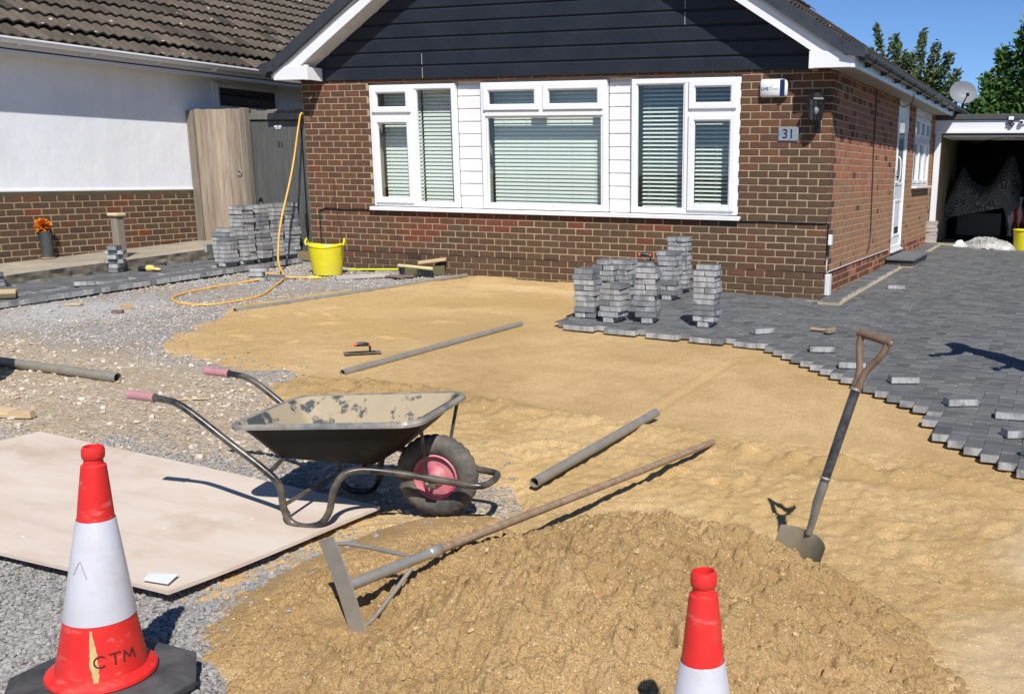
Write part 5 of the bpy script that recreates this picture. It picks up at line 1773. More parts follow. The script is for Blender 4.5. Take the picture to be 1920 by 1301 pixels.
for x, y, a, lab in LB:
    block((x, y, zpf(x, y) + .027), a, lab, 'loose blocks')
bs = thing('pale_brick_stack', 'short stack of pale bricks beside the white garage frame', 'brick stack', (.09, 7.98, zpf(.09, 7.98) + .04))
M['pale_brick'] = simple('pale_brick', (.42, .38, .34), .9, .2, 12, rand=.2, bump=.3)
pb = MB(); pb.box((0, 0, 0), (.2, .1, .062), None, .003); pm = pb.mesh('brick', [M['pale_brick']])
for i in range(6): inst('brick', pm, (rnd.uniform(-.01, .01), rnd.uniform(-.01, .01), .031 + i * .064), bs, (0, 0, rnd.uniform(-.1, .1)))

# ------------------------------------------------------------------ tools and site things
def plank(name, label, cat, p, q, w, th, mat, roll=0.0, lift=0.0, group=None):
    p = Vector(p); q = Vector(q); c = (p + q) / 2; d = q - p
    b = MB(); b.box((0, 0, 0), (d.length, w, th), None, .0025)
    o = b.build(name, mat)
    o.location = c + Vector((0, 0, lift)); X = d.normalized(); Yv = Vector((0, 0, 1)).cross(X).normalized(); Z = X.cross(Yv)
    R = Matrix((X, Yv, Z)).transposed() @ Matrix.Rotation(roll, 3, 'X'); o.rotation_euler = R.to_euler()
    return tag(o, label, cat, group)
def gp(x, y, dz=0): return Vector((x, y, top_z(x, y) + dz))

M['galv'] = simple('dusty_galvanised_pipe', (.3, .29, .26), .5, .18, 14, metal=.35, dirt=(.34, .27, .17), dirt_amt=.55, dirt_scale=7)
def pipe(label, p, q, r, group='steel screed rails and pipes', joints=()):
    p = Vector(p); q = Vector(q); d = q - p; t = thing('steel_pipe', label, 'pipe', p, None, group)
    R = d.to_track_quat('Z', 'Y').to_matrix().to_4x4(); L = d.length
    b = MB(); n = 14; prof = [(r - .004, 0), (r, 0)]
    for i in range(1, n): prof.append((r * (1 + .015 * math.sin(i * 2.1)), L * i / n))
    prof += [(r, L), (r - .004, L), (r - .004, L - .0), (r - .004, 0)]
    b.lathe(prof, 16, R); b.build('tube', M['galv'], t, 50)
    for f in joints:
        b = MB(); b.lathe([(r, f * L - .03), (r + .004, f * L - .028), (r + .004, f * L + .028), (r, f * L + .03)], 16, R); b.build('coupling', M['galv'], t, 50)
    return t
r = .0265
p = gp(.06, -6.5); q = gp(.125, -5.06)
p.z = q.z = 0
need = [(t_, top_z(p.x + (q.x - p.x) * t_, p.y + (q.y - p.y) * t_)) for t_ in [i / 14 for i in range(15)]]
p.z, q.z = need[0][1], need[-1][1]
up_ = max(z_ - (p.z + (q.z - p.z) * t_) for t_, z_ in need)
p.z += up_ + r * .8; q.z += up_ + r * .8
pipe('short loose steel pipe lying on the raked sand before the rake handle', p, q, r)
a, c = Vector((-2.36, -4.92, 0)), Vector((-2.2, -2.62, 0))
a.z = zfun1(sand_z, a.x, a.y) + .012; c.z = zfun1(sand_z, c.x, c.y) + .016
pipe('steel screed rail running towards the block stacks beside the trowel', a, c, .026)
a, c = Vector((-4.94, -3.26, 0)), Vector((-4.37, -.1, 0))
a.z = top_z(a.x, a.y) + .006; c.z = top_z(c.x, c.y) + .022
pipe('long steel screed rail half buried and ending under the front wall', a, c, .026, joints=(.45,))
a, c = Vector((-6.6, -5.79, 0)), Vector((-3.62, -5.72, 0))
a.z = top_z(a.x, a.y) + .04; c.z = top_z(c.x, c.y) + .034
pipe('thick grey pipe lying on pale rubble by the sawn timber', a, c, .034, joints=(.965,))

# board on the gravel
def board():
    zs = {}
    b = MB(); top = .012
    c0 = [(-.48, -7.01, -.25), (-.63, -8.10, -.278), (-3.08, -8.08, -.22), (-2.94, -6.835, -.186)]
    n = 24; m = 12; vs = []; fs = []
    for lay_ in (0, -.016):
        for i in range(n + 1):
            for j in range(m + 1):
                s_, t_ = i / n, j / m
                p = (Vector(c0[0]) * (1 - s_) + Vector(c0[3]) * s_) * (1 - t_) + (Vector(c0[1]) * (1 - s_) + Vector(c0[2]) * s_) * t_
                p.z += .018 * (vnoise(np.array([s_ * 2.2]), np.array([t_ * 1.6]), 5)[0] - .5) + lay_
                vs.append(p)
    N = (n + 1) * (m + 1)
    for i in range(n):
        for j in range(m):
            a = i * (m + 1) + j
            fs.append([a, a + 1, a + m + 2, a + m + 1]); fs.append([N + a, N + a + m + 1, N + a + m + 2, N + a + 1])
    rim = [j for j in range(m + 1)] + [i * (m + 1) + m for i in range(1, n + 1)] + [n * (m + 1) + j for j in range(m - 1, -1, -1)] + [i * (m + 1) for i in range(n - 1, 0, -1)]
    for k in range(len(rim)):
        a, c = rim[k], rim[(k + 1) % len(rim)]
        fs.append([a, N + a, N + c, c])
    b.add(vs, fs)
    m_, nt, bs_ = new_mat('pinkish_plywood'); g = NT(nt)
    v1 = g.noise(1.6, 6, .62, g.scaled(.6, 2.2, 1), .6)
    c = g.mix(g.ramp(v1, [(.3, 0), (.7, 1)]), (.56, .445, .355), (.67, .575, .48))
    v2 = g.noise(5, 8, .7, g.scaled(.5, 2.5, 1))
    c = g.mix(g.ramp(v2, [(.5, 0), (.7, .7)]), c, (.66, .58, .5))
    v3 = g.noise(2.1, 7, .65, g.scaled(1, 1, 1, loc=(3, 1, 0)))
    c = g.mix(g.ramp(v3, [(.54, 0), (.72, .55)]), c, (.42, .29, .2))
    sv = g.noise(1.5, 5, .6, g.scaled(3, 40, 1, rot=(0, 0, .25)))
    c = g.mix(g.ramp(sv, [(.66, 0), (.72, .6)]), c, (.72, .67, .6))
    chips = g.voro(7.5, g.scaled(1, 2, 1)); ck = g.ramp(g.noise(4, 2), [(.55, 0), (.6, 1)])
    c = g.mix(g.math('MULTIPLY', g.ramp(chips, [(.06, 1), (.075, 0)]), ck), c, (.8, .77, .72))
    g.l(c, bs_.inputs["Base Color"]); bs_.inputs["Roughness"].default_value = .72; bs_.inputs["Specular IOR Level"].default_value = .3
    g.l(g.bump(g.noise(40, 5, .7, g.scaled(.3, 1, 1)), .25, .004), bs_.inputs["Normal"])
    o = b.build('plywood_sheet', m_, None, 30)
    tag(o, 'big pinkish plywood sheet lying flat under the wheelbarrow legs', 'board')
    q_ = MB(); q_.add([(-.655, -8.075, -.2605), (-.69, -7.99, -.2585), (-.80, -8.03, -.2575), (-.77, -8.085, -.2595), (-.655, -8.075, -.2585), (-.69, -7.99, -.2565), (-.80, -8.03, -.2555), (-.77, -8.085, -.2575)], [[0, 1, 2, 3], [4, 5, 6, 7], [0, 1, 5, 4], [1, 2, 6, 5], [2, 3, 7, 6], [3, 0, 4, 7]])
    q_.build('sticker', simple('white_sticker', (.72, .74, .76), .4, .05), o)
    for k, x in enumerate((-.8, -2.2)):
        q_ = plank('timber_bearer', 'batten propping up the %s end of the plywood sheet' % ('barrow' if k == 0 else 'far'), 'batten', (x, -7.2, -.285 + (.03 if k else 0)), (x - .03, -7.95, -.305 + (.03 if k else 0)), .05, .024, M['wood_pale'], group='battens under the plywood')
board()

# wheelbarrow -------------------------------------------------------------
def wheelbarrow():
    t = thing('wheelbarrow', 'black steel wheelbarrow with faded pink grips, pink wheel hub and sandy tray', 'wheelbarrow', (-.075, -6.96, -.275), (0, 0, .216))
    M['frame_black'] = simple('chipped_black_tube', (.018, .018, .02), .32, .2, 10, dirt=(.3, .25, .18), dirt_amt=.4, dirt_scale=9)
    M['pink'] = simple('faded_pink_rubber', (.5, .22, .235), .65, .1, 20, dirt=(.45, .32, .28), dirt_amt=.3)
    M['hub_pink'] = simple('pink_wheel', (.52, .085, .15), .5, .08, 10, dirt=(.5, .33, .26), dirt_amt=.55, dirt_scale=9)
    M['tyre'] = simple('dusty_tyre', (.04, .04, .042), .85, .2, 18, dirt=(.24, .2, .15), dirt_amt=.6, dirt_scale=8)
    def tray_mat():
        m, nt, b = new_mat('sandy_tray'); g = NT(nt)
        n = g.noise(8, 9, .72); n2 = g.noise(1.8, 3, .5)
        k = g.ramp(g.math('ADD', n, g.math('MULTIPLY', n2, .25)), [(.59, 0), (.72, 1)])
        inside = g.mix(g.ramp(k, [(.3, 0), (.7, 1)]), g.mix(n, (.3, .24, .15), (.46, .38, .26)), (.06, .07, .07)) if True else g.mix(g.ramp(k, [(.3, 1), (.7, 0)]), (.10, .115, .115), g.mix(n, (.42, .32, .18), (.56, .44, .27)))
        black = g.mix(g.ramp(g.noise(9, 7, .7), [(.5, 0), (.75, .5)]), (.017, .016, .015), (.1, .085, .06))
        c = inside
        g.l(c, b.inputs["Base Color"]); b.inputs["Roughness"].default_value = .8
        g.l(g.bump(n, .3, .006), b.inputs["Normal"])
        m2, nt2, b2 = new_mat('black_tray_paint'); h = NT(nt2)
        c2 = h.mix(h.ramp(h.noise(9, 7, .7), [(.5, 0), (.78, .5)]), (.008, .0075, .007), (.05, .042, .03))
        spl = h.ramp(h.noise(3.1, 2, .4, h.scaled(1, 1, 1, loc=(.35, 0, .1))), [(.71, 0), (.72, 1)])
        c2 = h.mix(spl, c2, (.45, .36, .2))
        h.l(c2, b2.inputs["Base Color"]); b2.inputs["Roughness"].default_value = .6; b2.inputs["Specular IOR Level"].default_value = .25
        m3 = simple('worn_rim', (.16, .165, .165), .5, .3, 9, metal=.2, dirt=(.5, .42, .3), dirt_amt=.6, dirt_scale=8)
        return m, m2, m3
    MI, MO, MR = tray_mat()
    # tray: rounded rectangles lofted from rim to base
    def ringpts(u0, u1, v, z0, z1, rad, n=6, bow=0.0):
        pts = []
        for (cu, cv, a0) in ((u1 - rad, v - rad, 0), (u0 + rad, v - rad, PI / 2), (u0 + rad, -v + rad, PI), (u1 - rad, -v + rad, 1.5 * PI)):
            for i in range(n + 1):
                a = a0 + PI / 2 * i / n
                u = cu + rad * math.cos(a); w = cv + rad * math.sin(a)
                f = (u - u0) / (u1 - u0)
                pts.append((u, w, z0 + (z1 - z0) * f))
        return pts
    rings = [(-.935, -.045, .325, .462, .52, .09), (-.922, -.058, .314, .474, .534, .085), (-.908, -.072, .303, .468, .527, .08), (-.86, -.16, .262, .405, .43, .085), (-.81, -.27, .222, .34, .335, .08), (-.79, -.31, .205, .312, .302, .075), (-.74, -.36, .16, .300, .292, .05)]
    def loft(rs, off=0):
        vs = []; fs = []; L = [ringpts(*q_) for q_ in rs]; n = len(L[0])
        for q_ in L: vs += [(a, b_, c + off) for a, b_, c in q_]
        for i in range(len(L) - 1):
            for j in range(n):
                fs.append([i * n + j, i * n + (j + 1) % n, (i + 1) * n + (j + 1) % n, (i + 1) * n + j])
        fs.append([(len(L) - 1) * n + j for j in range(n)])
        return vs, fs
    b = MB(); b.add(*loft([(u0 - .004, u1 + .004, v + .004, z0 - .004, z1 - .004, rd) for u0, u1, v, z0, z1, rd in rings[1:]])); tr = b.build('tray', MO, t, 40)
    b = MB(); b.add(*loft([(u0 + .003, u1 - .003, v - .003, z0 + .002, z1 + .002, rd) for u0, u1, v, z0, z1, rd in rings[2:]])); b.build('tray_lining', MI, tr, 40)
    b = MB()
    R1 = ringpts(*rings[0]); R2 = ringpts(*rings[1]); R3_ = ringpts(*rings[2]); n = len(R1)
    lo = [(a, b_, c - .012) for a, b_, c in R1]
    vs = lo + R1 + R2 + R3_
    fs = []
    for k in range(3):
        for j in range(n): fs.append([k * n + j, k * n + (j + 1) % n, (k + 1) * n + (j + 1) % n, (k + 1) * n + j])
    b.add(vs, fs); b.build('rim', MR, tr, 40)
    # sand crust in the bottom
    b = MB(); b.add(*loft([(-.80, -.30, .21, .325, .318, .08), (-.70, -.40, .12, .33, .325, .05)])); b.build('sand_crust', M['sand'], tr, 60)
    # one continuous tube each side: grip - loop leg - under tray - round the wheel
    for s in (-1, 1):
        v = .285 * s
        pts = [(-1.385, v, .578), (-1.24, v, .566), (-1.14, v, .535), (-.94, v * .98, .385), (-.79, v * .96, .27), (-.725, v * .95, .2), (-.715, v * .94, .1), (-.69, v * .93, .035), (-.63, v * .93, .014), (-.55, v * .92, .03), (-.505, v * .9, .09), (-.485, v * .86, .18), (-.445, v * .8, .248), (-.38, v * .68, .268), (-.26, v * .55, .255), (-.05, v * .42, .222), (.1, v * .4, .203), (.155, v * .3, .2), (.17, 0, .2)]
        b = MB(); b.tube(smooth_path(pts, 5), .0158, 10); b.build('frame_tube', M['frame_black'], t, 60)
        b = MB(); b.lathe([(0, 0), (.019, .001), (.0205, .006), (.0205, .115), (.024, .118), (.024, .124), (.017, .126)], 14, Matrix.Translation((-1.40, v, .58)) @ Vector((.14, 0, -.01)).to_track_quat('Z', 'Y').to_matrix().to_4x4())
        b.build('grip', M['pink'], t, 50)
        b = MB(); b.tube([(-.075, v * .82, .53), (-.10, v * .43, .25), (-.085, v * .42, .225)], .0085, 6); b.box((-.075, v * .43, .226), (.05, .02, .012)); b.build('tray_stay', M['frame_black'], t)
        b = MB(); b.tube([(-.78, v * .95, .245), (-.74, v * .72, .30)], .012, 6); b.build('tray_bracket', M['frame_black'], t)
        b = MB(); b.box((-.085, v * .42, .21), (.05, .012, .05)); b.build('axle_plate', M['frame_black'], t)
    b = MB(); b.tube([(-.38, -.19, .27), (-.38, .19, .27)], .013, 8); b.build('cross_tube', M['frame_black'], t)
    b = MB(); b.tube([(-.71, -.255, .11), (-.71, .255, .11)], .009, 8); b.build('leg_brace', M['frame_black'], t)
    W = Matrix.Translation((-.10, 0, .205)) @ Matrix.Rotation(PI / 2, 4, 'X')
    wh = thing('wheel', None, None); wh.parent = t; wh.location = (0, 0, 0)
    b = MB(); R_, r_ = .142, .05
    n, k = 112, 14; vs = []; fs = []
    for i in range(n):
        a = 2 * PI * i / n
        for j in range(k):
            c = 2 * PI * j / k
            rr = R_ + r_ * math.cos(c) * 1.0
            if abs(c) < .9 or c > 2 * PI - .9: rr += .0022 * (1 if (i // 2) % 2 else -1) * (1 if math.sin(c) > 0 else -1)
            vs.append(W @ Vector((rr * math.cos(a), rr * math.sin(a), r_ * .95 * math.sin(c))))
    for i in range(n):
        for j in range(k): fs.append([i * k + j, ((i + 1) % n) * k + j, ((i + 1) % n) * k + (j + 1) % k, i * k + (j + 1) % k])
    b.add(vs, fs); b.build('tyre', M['tyre'], wh, 35)
    b = MB()
    for s in (-1, 1):
        b.lathe([(.106, s * .034), (.1, s * .04), (.094, s * .034), (.088, s * .012), (.05, s * .018), (.03, s * .045), (.018, s * .05), (0, s * .05)], 32, W)
    b.build('rim', M['hub_pink'], wh, 40)
    b = MB(); b.lathe([(0, -.13), (.009, -.13), (.009, .13), (0, .13)], 10, W); b.build('axle', M['galv'], wh)
wheelbarrow()

# traffic cones -----------------------------------------------------------
M['cone_red'] = simple('red_cone_plastic', (.72, .022, .018), .42, .06, 8, dirt=(.52, .2, .15), dirt_amt=.4, dirt_scale=9)
def cone_mat():
    m, nt, b = new_mat('scuffed_red_plastic'); g = NT(nt)
    c = g.mix(g.ramp(g.noise(7, 5), [(.35, 0), (.7, 1)]), (.66, .018, .016), (.76, .032, .025))
    sc1 = g.ramp(g.noise(1.2, 7, .7, g.scaled(9, 9, 26, rot=(.5, .3, 0))), [(.58, 0), (.72, .55)])
    c = g.mix(sc1, c, (.72, .32, .27))
    sc2 = g.ramp(g.noise(3.5, 8, .72), [(.56, 0), (.72, .5)])
    c = g.mix(sc2, c, (.42, .16, .11))
    g.l(c, b.inputs["Base Color"]); g.l(g.ramp(g.noise(5, 6, .65), [(.35, .32), (.65, .62)]), b.inputs["Roughness"])
    g.l(g.bump(g.noise(3, 4), .15, .02), b.inputs["Normal"])
    return m
M['cone_red'] = cone_mat()
def sleeve_mat():
    m, nt, b = new_mat('reflective_sleeve'); g = NT(nt)
    v = g.voro(26, feature='DISTANCE_TO_EDGE')
    c = g.mix(g.ramp(g.noise(2.5, 5), [(.35, 0), (.7, 1)]), (.5, .485, .515), (.6, .61, .64))
    c = g.mix(g.ramp(v, [(.015, .12), (.04, 0)]), c, (.68, .69, .72))
    c = g.mix(g.ramp(g.noise(6, 8, .72), [(.52, 0), (.68, .5)]), c, (.45, .37, .36))
    g.l(c, b.inputs["Base Color"]); b.inputs["Roughness"].default_value = .28; b.inputs["Coat Weight"].default_value = .3
    return m
M['sleeve'] = sleeve_mat()
M['cone_base'] = simple('black_recycled_base', (.035, .036, .038), .7, .2, 12, dirt=(.16, .15, .14), dirt_amt=.5, bump=.3, bscale=80)
CR = [(.0, .139), (.245, .097), (.552, .0505), (.714, .033)]
def crad(z):
    for (a, ra), (b_, rb_) in zip(CR[:-1], CR[1:]):
        if z <= b_: return ra + (rb_ - ra) * (z - a) / (b_ - a)
    return CR[-1][1]
def cone(label, loc, rot, mark, shear=0.0):
    t = thing('traffic_cone', label, 'traffic cone', loc, rot, 'road cones')
    b = MB()
    k = 8; prof = [(.265, .0), (.27, .018), (.27, .026), (.235, .044), (.17, .05)]
    def oct_(r_, z): 
        return [(r_ * sx * a_, r_ * sy * b_, z) for sx, sy, a_, b_ in ((1, 1, 1, .45), (1, 1, .45, 1), (-1, 1, .45, 1), (-1, 1, 1, .45), (-1, -1, 1, .45), (-1, -1, .45, 1), (1, -1, .45, 1), (1, -1, 1, .45))]
    vs = []; fs = []
    for r_, z in prof: vs += oct_(r_ * .93, z)
    for i in range(len(prof) - 1):
        for j in range(8): fs.append([i * 8 + j, i * 8 + (j + 1) % 8, (i + 1) * 8 + (j + 1) % 8, (i + 1) * 8 + j])
    fs.append(list(range(8))); fs.append([(len(prof) - 1) * 8 + j for j in range(8)])
    b.add(vs, fs); b.build('base', M['cone_base'], t)
    def lean(mb):
        mb.v = [(x + shear * max(0, z - .06), y, z) for x, y, z in mb.v]; return mb
    b = MB(); b.lathe([(.13, .048), (.148, .048), (.154, .056), (.152, .066), (.144, .072), (crad(.078), .08), (crad(.15), .15), (crad(.245), .245), (crad(.4) - .0015, .4), (crad(.552) - .001, .552), (crad(.64), .64), (.033, .714), (.0265, .719), (.025, .731), (.029, .736), (.0305, .744), (.0305, .76), (.027, .769), (.0225, .771), (.0205, .763), (.022, .72)], 48)
    lean(b).build('body', M['cone_red'], t, 35)
    b = MB(); b.lathe([(crad(.245) + .0005, .2445), (crad(.245) + .0018, .246), (crad(.552) + .0018, .551), (crad(.552) + .0005, .5525)], 48); lean(b).build('reflective_sleeve', M['sleeve'], t, 35)
    if mark:
        def wrap(me_or_pts, a0, z0):
            pass
        lt = MB()
        def stroke(pts2):
            P3 = []
            for i in range(len(pts2) - 1):
                for k_ in range(4):
                    f_ = k_ / 4; P3.append((pts2[i][0] * (1 - f_) + pts2[i + 1][0] * f_, pts2[i][1] * (1 - f_) + pts2[i + 1][1] * f_))
            P3.append(pts2[-1]); out = []
            for x_, z_ in P3:
                a_ = mark['a'] + x_ / .12; r_ = crad(z_ + .14) + .0006
                out.append((r_ * math.cos(a_) + shear * (z_ + .08), r_ * math.sin(a_), z_ + .14))
            lt.tube(out, .0026, 6)
        stroke([(-.044 + .017 * math.cos(q_), .017 * math.sin(q_)) for q_ in [math.radians(45 + 27 * k_) for k_ in range(11)]])
        stroke([(-.02, .018), (.014, .018)]); stroke([(-.003, .018), (-.003, -.017)])
        stroke([(.022, -.017), (.026, .018), (.04, -.008), (.054, .018), (.058, -.017)])
        me = lt.mesh('lettering', [simple('scorched_letters', (.1, .012, .01), .8, .3, 30)], 60)
        inst('lettering', me, (0, 0, 0), t)
        b = MB(); vs = []; fs = []; n = 16
        for i in range(n + 1):
            z = .07 + .165 * i / n; wv = (.003 + .0085 * math.sin(PI * min(1, (i + 1) / n)) * (.7 + .5 * rnd.random())); a = mark['s'] + .25 * (i / n - .5) * -.5 + rnd.uniform(-.01, .01)
            r_ = crad(z) + .0012
            for q_ in (-1, 1): vs.append((r_ * math.cos(a + q_ * wv / r_), r_ * math.sin(a + q_ * wv / r_), z))
        for i in range(n): fs.append([2 * i, 2 * i + 1, 2 * i + 3, 2 * i + 2])
        b.add(vs, fs); lean(b).build('worn_streak', simple('sandy_scrape', (.55, .4, .16), .9, .2, 30), t)
        b = MB()
        pts = []
        for i in range(9):
            f_ = i / 8; z = .395 + .05 * (1 - abs(2 * f_ - .9)) ; a = mark['s'] - .75 + .55 * f_; r_ = crad(z) + .002
            pts.append((r_ * math.cos(a), r_ * math.sin(a), z))
        b.tube(pts, .0016, 5); lean(b).build('scratch', simple('scratch', (.4, .3, .3), .7), t)
va = math.atan2(CAMP[1] + 8.74, CAMP[0] + .198)
cone('red and white cone marked CTM on a black base at the plywood corner', (-.198, -8.741, -.262), (.0, math.radians(1.5), 0), {'a': va + .3, 's': va - .22}, .085)
cone('red and white cone cut off by the picture foot before the sand heap', (1.715, -8.70, -.362), (0, math.radians(-.5), 0), None)

# shovel -------------------------------------------------------------
def shovel():
    D = Vector((1.745, -6.865, .675)); S_ = Vector((1.563, -7.0, -.075))
    ax = (D - S_).normalized(); wd = Vector((.9, -.43, 0)); wd = (wd - ax * wd.dot(ax)).normalized(); nn = wd.cross(ax)
    t = thing('shovel', 'shovel with black shaft and worn wooden D handle stuck upright in the heap', 'shovel', S_)
    T = Matrix((wd, nn, ax)).transposed()
    L = (D - S_).length
    def P(a, b_, c): return T @ Vector((a, b_, c))
    b = MB(); b.tube([P(0, .0, -.02), P(0, .004, .05), P(0, .012, .11), P(0, .012, .2)], [.014, .016, .019, .0195], 12); b.build('socket', simple('scuffed_steel', (.3, .29, .27), .4, .3, 12, metal=.7, dirt=(.36, .3, .2), dirt_amt=.4), t, 60)
    b = MB(); b.tube([P(0, .012, .1), P(0, .012, .4), P(0, .01, L - .2)], [.0175, .0195, .019], 12); b.build('shaft', simple('worn_black_sleeve', (.018, .019, .022), .38, .3, 14, dirt=(.2, .19, .17), dirt_amt=.4, dirt_scale=14), t, 60)
    b = MB()
    for c in (.215, L - .205): b.lathe([(.019, -.006), (.0222, -.004), (.0222, .004), (.019, .006)], 14, Matrix.Translation(P(0, .012, c)) @ T.to_4x4())
    b.build('collar', M['galv'], t, 60)
    for s in (-1, 1):
        b = MB(); b.tube(smooth_path([P(s * .006, .01, L - .21), P(s * .012, .008, L - .14), P(s * .034, .004, L - .09), P(s * .058, 0, L - .04), P(s * .064, 0, L + .006)], 5), [.0175, .017, .016, .015, .0145, .014] + [.0135] * 15, 10); b.build('handle_fork', M['wood_dark'], t, 60)
    b = MB(); b.tube([P(-.078, 0, L + .004), P(0, 0, L + .006), P(.078, 0, L + .004)], [.0165, .0175, .0165], 12); b.build('grip', M['wood_dark'], t, 60)
    b = MB()
    for s in (-1, 1): b.lathe([(0, .003), (.008, .002), (.0095, -.002)], 12, Matrix.Translation(P(s * .079, 0, L + .004)) @ (T @ Matrix.Rotation(s * PI / 2, 3, 'Y')).to_4x4())
    b.build('rivet', M['galv'], t)
    b = MB(); n, m = 16, 12; vs = []; fs = []
    for lay_ in (0, .0022):
        for i in range(n + 1):
            x = (i / n - .5) * .235
            for j in range(m + 1):
                z = -.01 - .27 * j / m
                dish = -.045 * (2 * x / .235) ** 2 * (1 - .4 * j / m) - .02 * (j / m) + .012
                ztop = z + (-.018 * abs(2 * x / .235) ** 3 if j == 0 else 0)
                rib = .012 * math.exp(-(x / .02) ** 2) * max(0, 1 - j / 6)
                vs.append(P(x, dish * -1 + rib + lay_, ztop))
    N = (n + 1) * (m + 1)
    for i in range(n):
        for j in range(m):
            a = i * (m + 1) + j; fs += [[a, a + 1, a + m + 2, a + m + 1], [N + a, N + a + m + 1, N + a + m + 2, N + a + 1]]
    for i in range(n): a = i * (m + 1); fs.append([a, a + m + 1, N + a + m + 1, N + a])
    for j in range(m):
        fs.append([j, N + j, N + j + 1, j + 1]); a = n * (m + 1) + j; fs.append([a, a + 1, N + a + 1, N + a])
    b.add(vs, fs); b.build('blade', simple('sandy_blade', (.24, .22, .17), .5, .2, 10, metal=.45, dirt=(.38, .3, .18), dirt_amt=.55, dirt_scale=9), t, 40)
shovel()

# landscape rake (lute) ------------------------------------------------
def lute():
    H = Vector(LUTE_A) + Vector((0, 0, .016)); E = Vector(LUTE_B) + Vector((0, 0, .016))
    t = thing('levelling_rake', 'long wooden handled lute with flat metal head lying across the sand heap', 'rake', H)
    d = (E - H).normalized(); L = (E - H).length; sd = d.cross(Vector((0, 0, 1))).normalized(); up = sd.cross(d)
    def P(a, b_, c): return d * a + sd * b_ + up * c
    alu = simple('dull_aluminium', (.5, .48, .42), .42, .12, 14, metal=.6, dirt=(.45, .36, .22), dirt_amt=.45, dirt_scale=9)
    b = MB(); b.tube([P(.42, 0, .002), P(.8, 0, .0), P(L * .7, 0, -.002), P(L, 0, 0)], [.0165, .017, .0175, .0175], 12); b.build('handle', M['wood_handle'], t, 60)
    b = MB(); b.tube([P(0, 0, 0), P(.44, 0, .002)], .02, 14); b.lathe([(.02, -.03), (.0228, -.028), (.0228, .028), (.02, .03)], 14, Matrix.Translation(P(.43, 0, .002)) @ d.to_track_quat('Z', 'Y').to_matrix().to_4x4()); b.build('socket', alu, t, 60)
    # the head lies on edge: rolled about the handle so that one end digs in
    ro = math.radians(66)
    hd = sd * math.cos(ro) - up * math.sin(ro); ed = sd * math.sin(ro) + up * math.cos(ro)
    n = 14; vs = []; fs = []; HWID = .355
    for lay_ in (0, .004):
        for i in range(n + 1):
            u = (i / n - .5) * HWID; bow = -.008 * (2 * u / HWID) ** 2
            for c in (-.042, .036):
                vs.append(P(-.006 + lay_ + bow, 0, 0) + hd * u + ed * c)
    N = 2 * (n + 1)
    for i in range(n):
        a = 2 * i; fs += [[a, a + 1, a + 3, a + 2], [N + a, N + a + 2, N + a + 3, N + a + 1], [a + 1, N + a + 1, N + a + 3, a + 3], [a, a + 2, N + a + 2, N + a]]
    fs += [[0, N, N + 1, 1], [2 * n, 2 * n + 1, N + 2 * n + 1, N + 2 * n]]
    b = MB(); b.add(vs, fs); b.build('blade', alu, t)
    for s in (-1, 1):
        b = MB(); b.tube(smooth_path([P(.0, 0, 0) + hd * (.15 * s), P(.08, 0, 0) + hd * (.13 * s), P(.30, 0, .0) + hd * (.025 * s)], 4), .008, 8); b.build('brace_rod', alu, t, 60)
lute()

# trowels, hammer ---------------------------------------------------------
M['orange'] = simple('orange_rubber', (.75, .12, .03), .5, .08, 10)
def float_trowel(label, loc, rz, size=(.28, .12)):
    t = thing('plastering_trowel', label, 'trowel', loc, (0, 0, rz), 'orange handled trowels')
    b = MB(); b.box((0, 0, .002), (size[0], size[1], .003), None, .001); b.build('blade', simple('trowel_steel', (.45, .44, .4), .35, .2, 20, metal=.8, dirt=(.4, .33, .2), dirt_amt=.5), t)
    b = MB(); b.tube(smooth_path([(.055, 0, .004), (.06, 0, .03), (.055, 0, .06)], 4), .008, 8); b.box((0, 0, .007), (.2, .025, .006)); b.build('shank', M['iron'], t, 60)
    b = MB(); b.tube([(-.045, 0, .066), (-.02, 0, .068), (.03, 0, .066), (.055, 0, .06)], [.015, .0175, .0165, .013], 12); b.build('handle', M['black_plastic'], t, 60)
    b = MB(); b.tube([(-.06, 0, .066), (-.044, 0, .066)], [.0165, .0172], 12); b.tube([(.05, 0, .062), (.062, 0, .058)], [.0145, .012], 12); b.build('end_cap', M['orange'], t, 60)
tx, ty = -2.68, -4.28
float_trowel('trowel with orange capped handle lying on the sand by the near rail', (tx, ty, zfun1(sand_z, tx, ty) + .012), .75)
float_trowel('orange handled trowel resting on top of the cluster of stacks', (-1.62, -1.08, zt + .002), .35)
hm = thing('club_hammer', 'short hammer with sandy wooden handle lying on the new paving', 'hammer', (.46, -1.955, zpf(.46, -1.955)), (0, 0, -.35))
b = MB(); b.tube([(-.13, 0, .022), (-.06, 0, .024), (.06, 0, .028)], [.016, .013, .012], 10); b.build('handle', M['wood_new'], hm, 60)
b = MB(); b.box((.07, 0, .03), (.045, .12, .045), None, .007); b.build('head', simple('rusty_hammer_head', (.25, .19, .12), .7, .25, 20), hm)

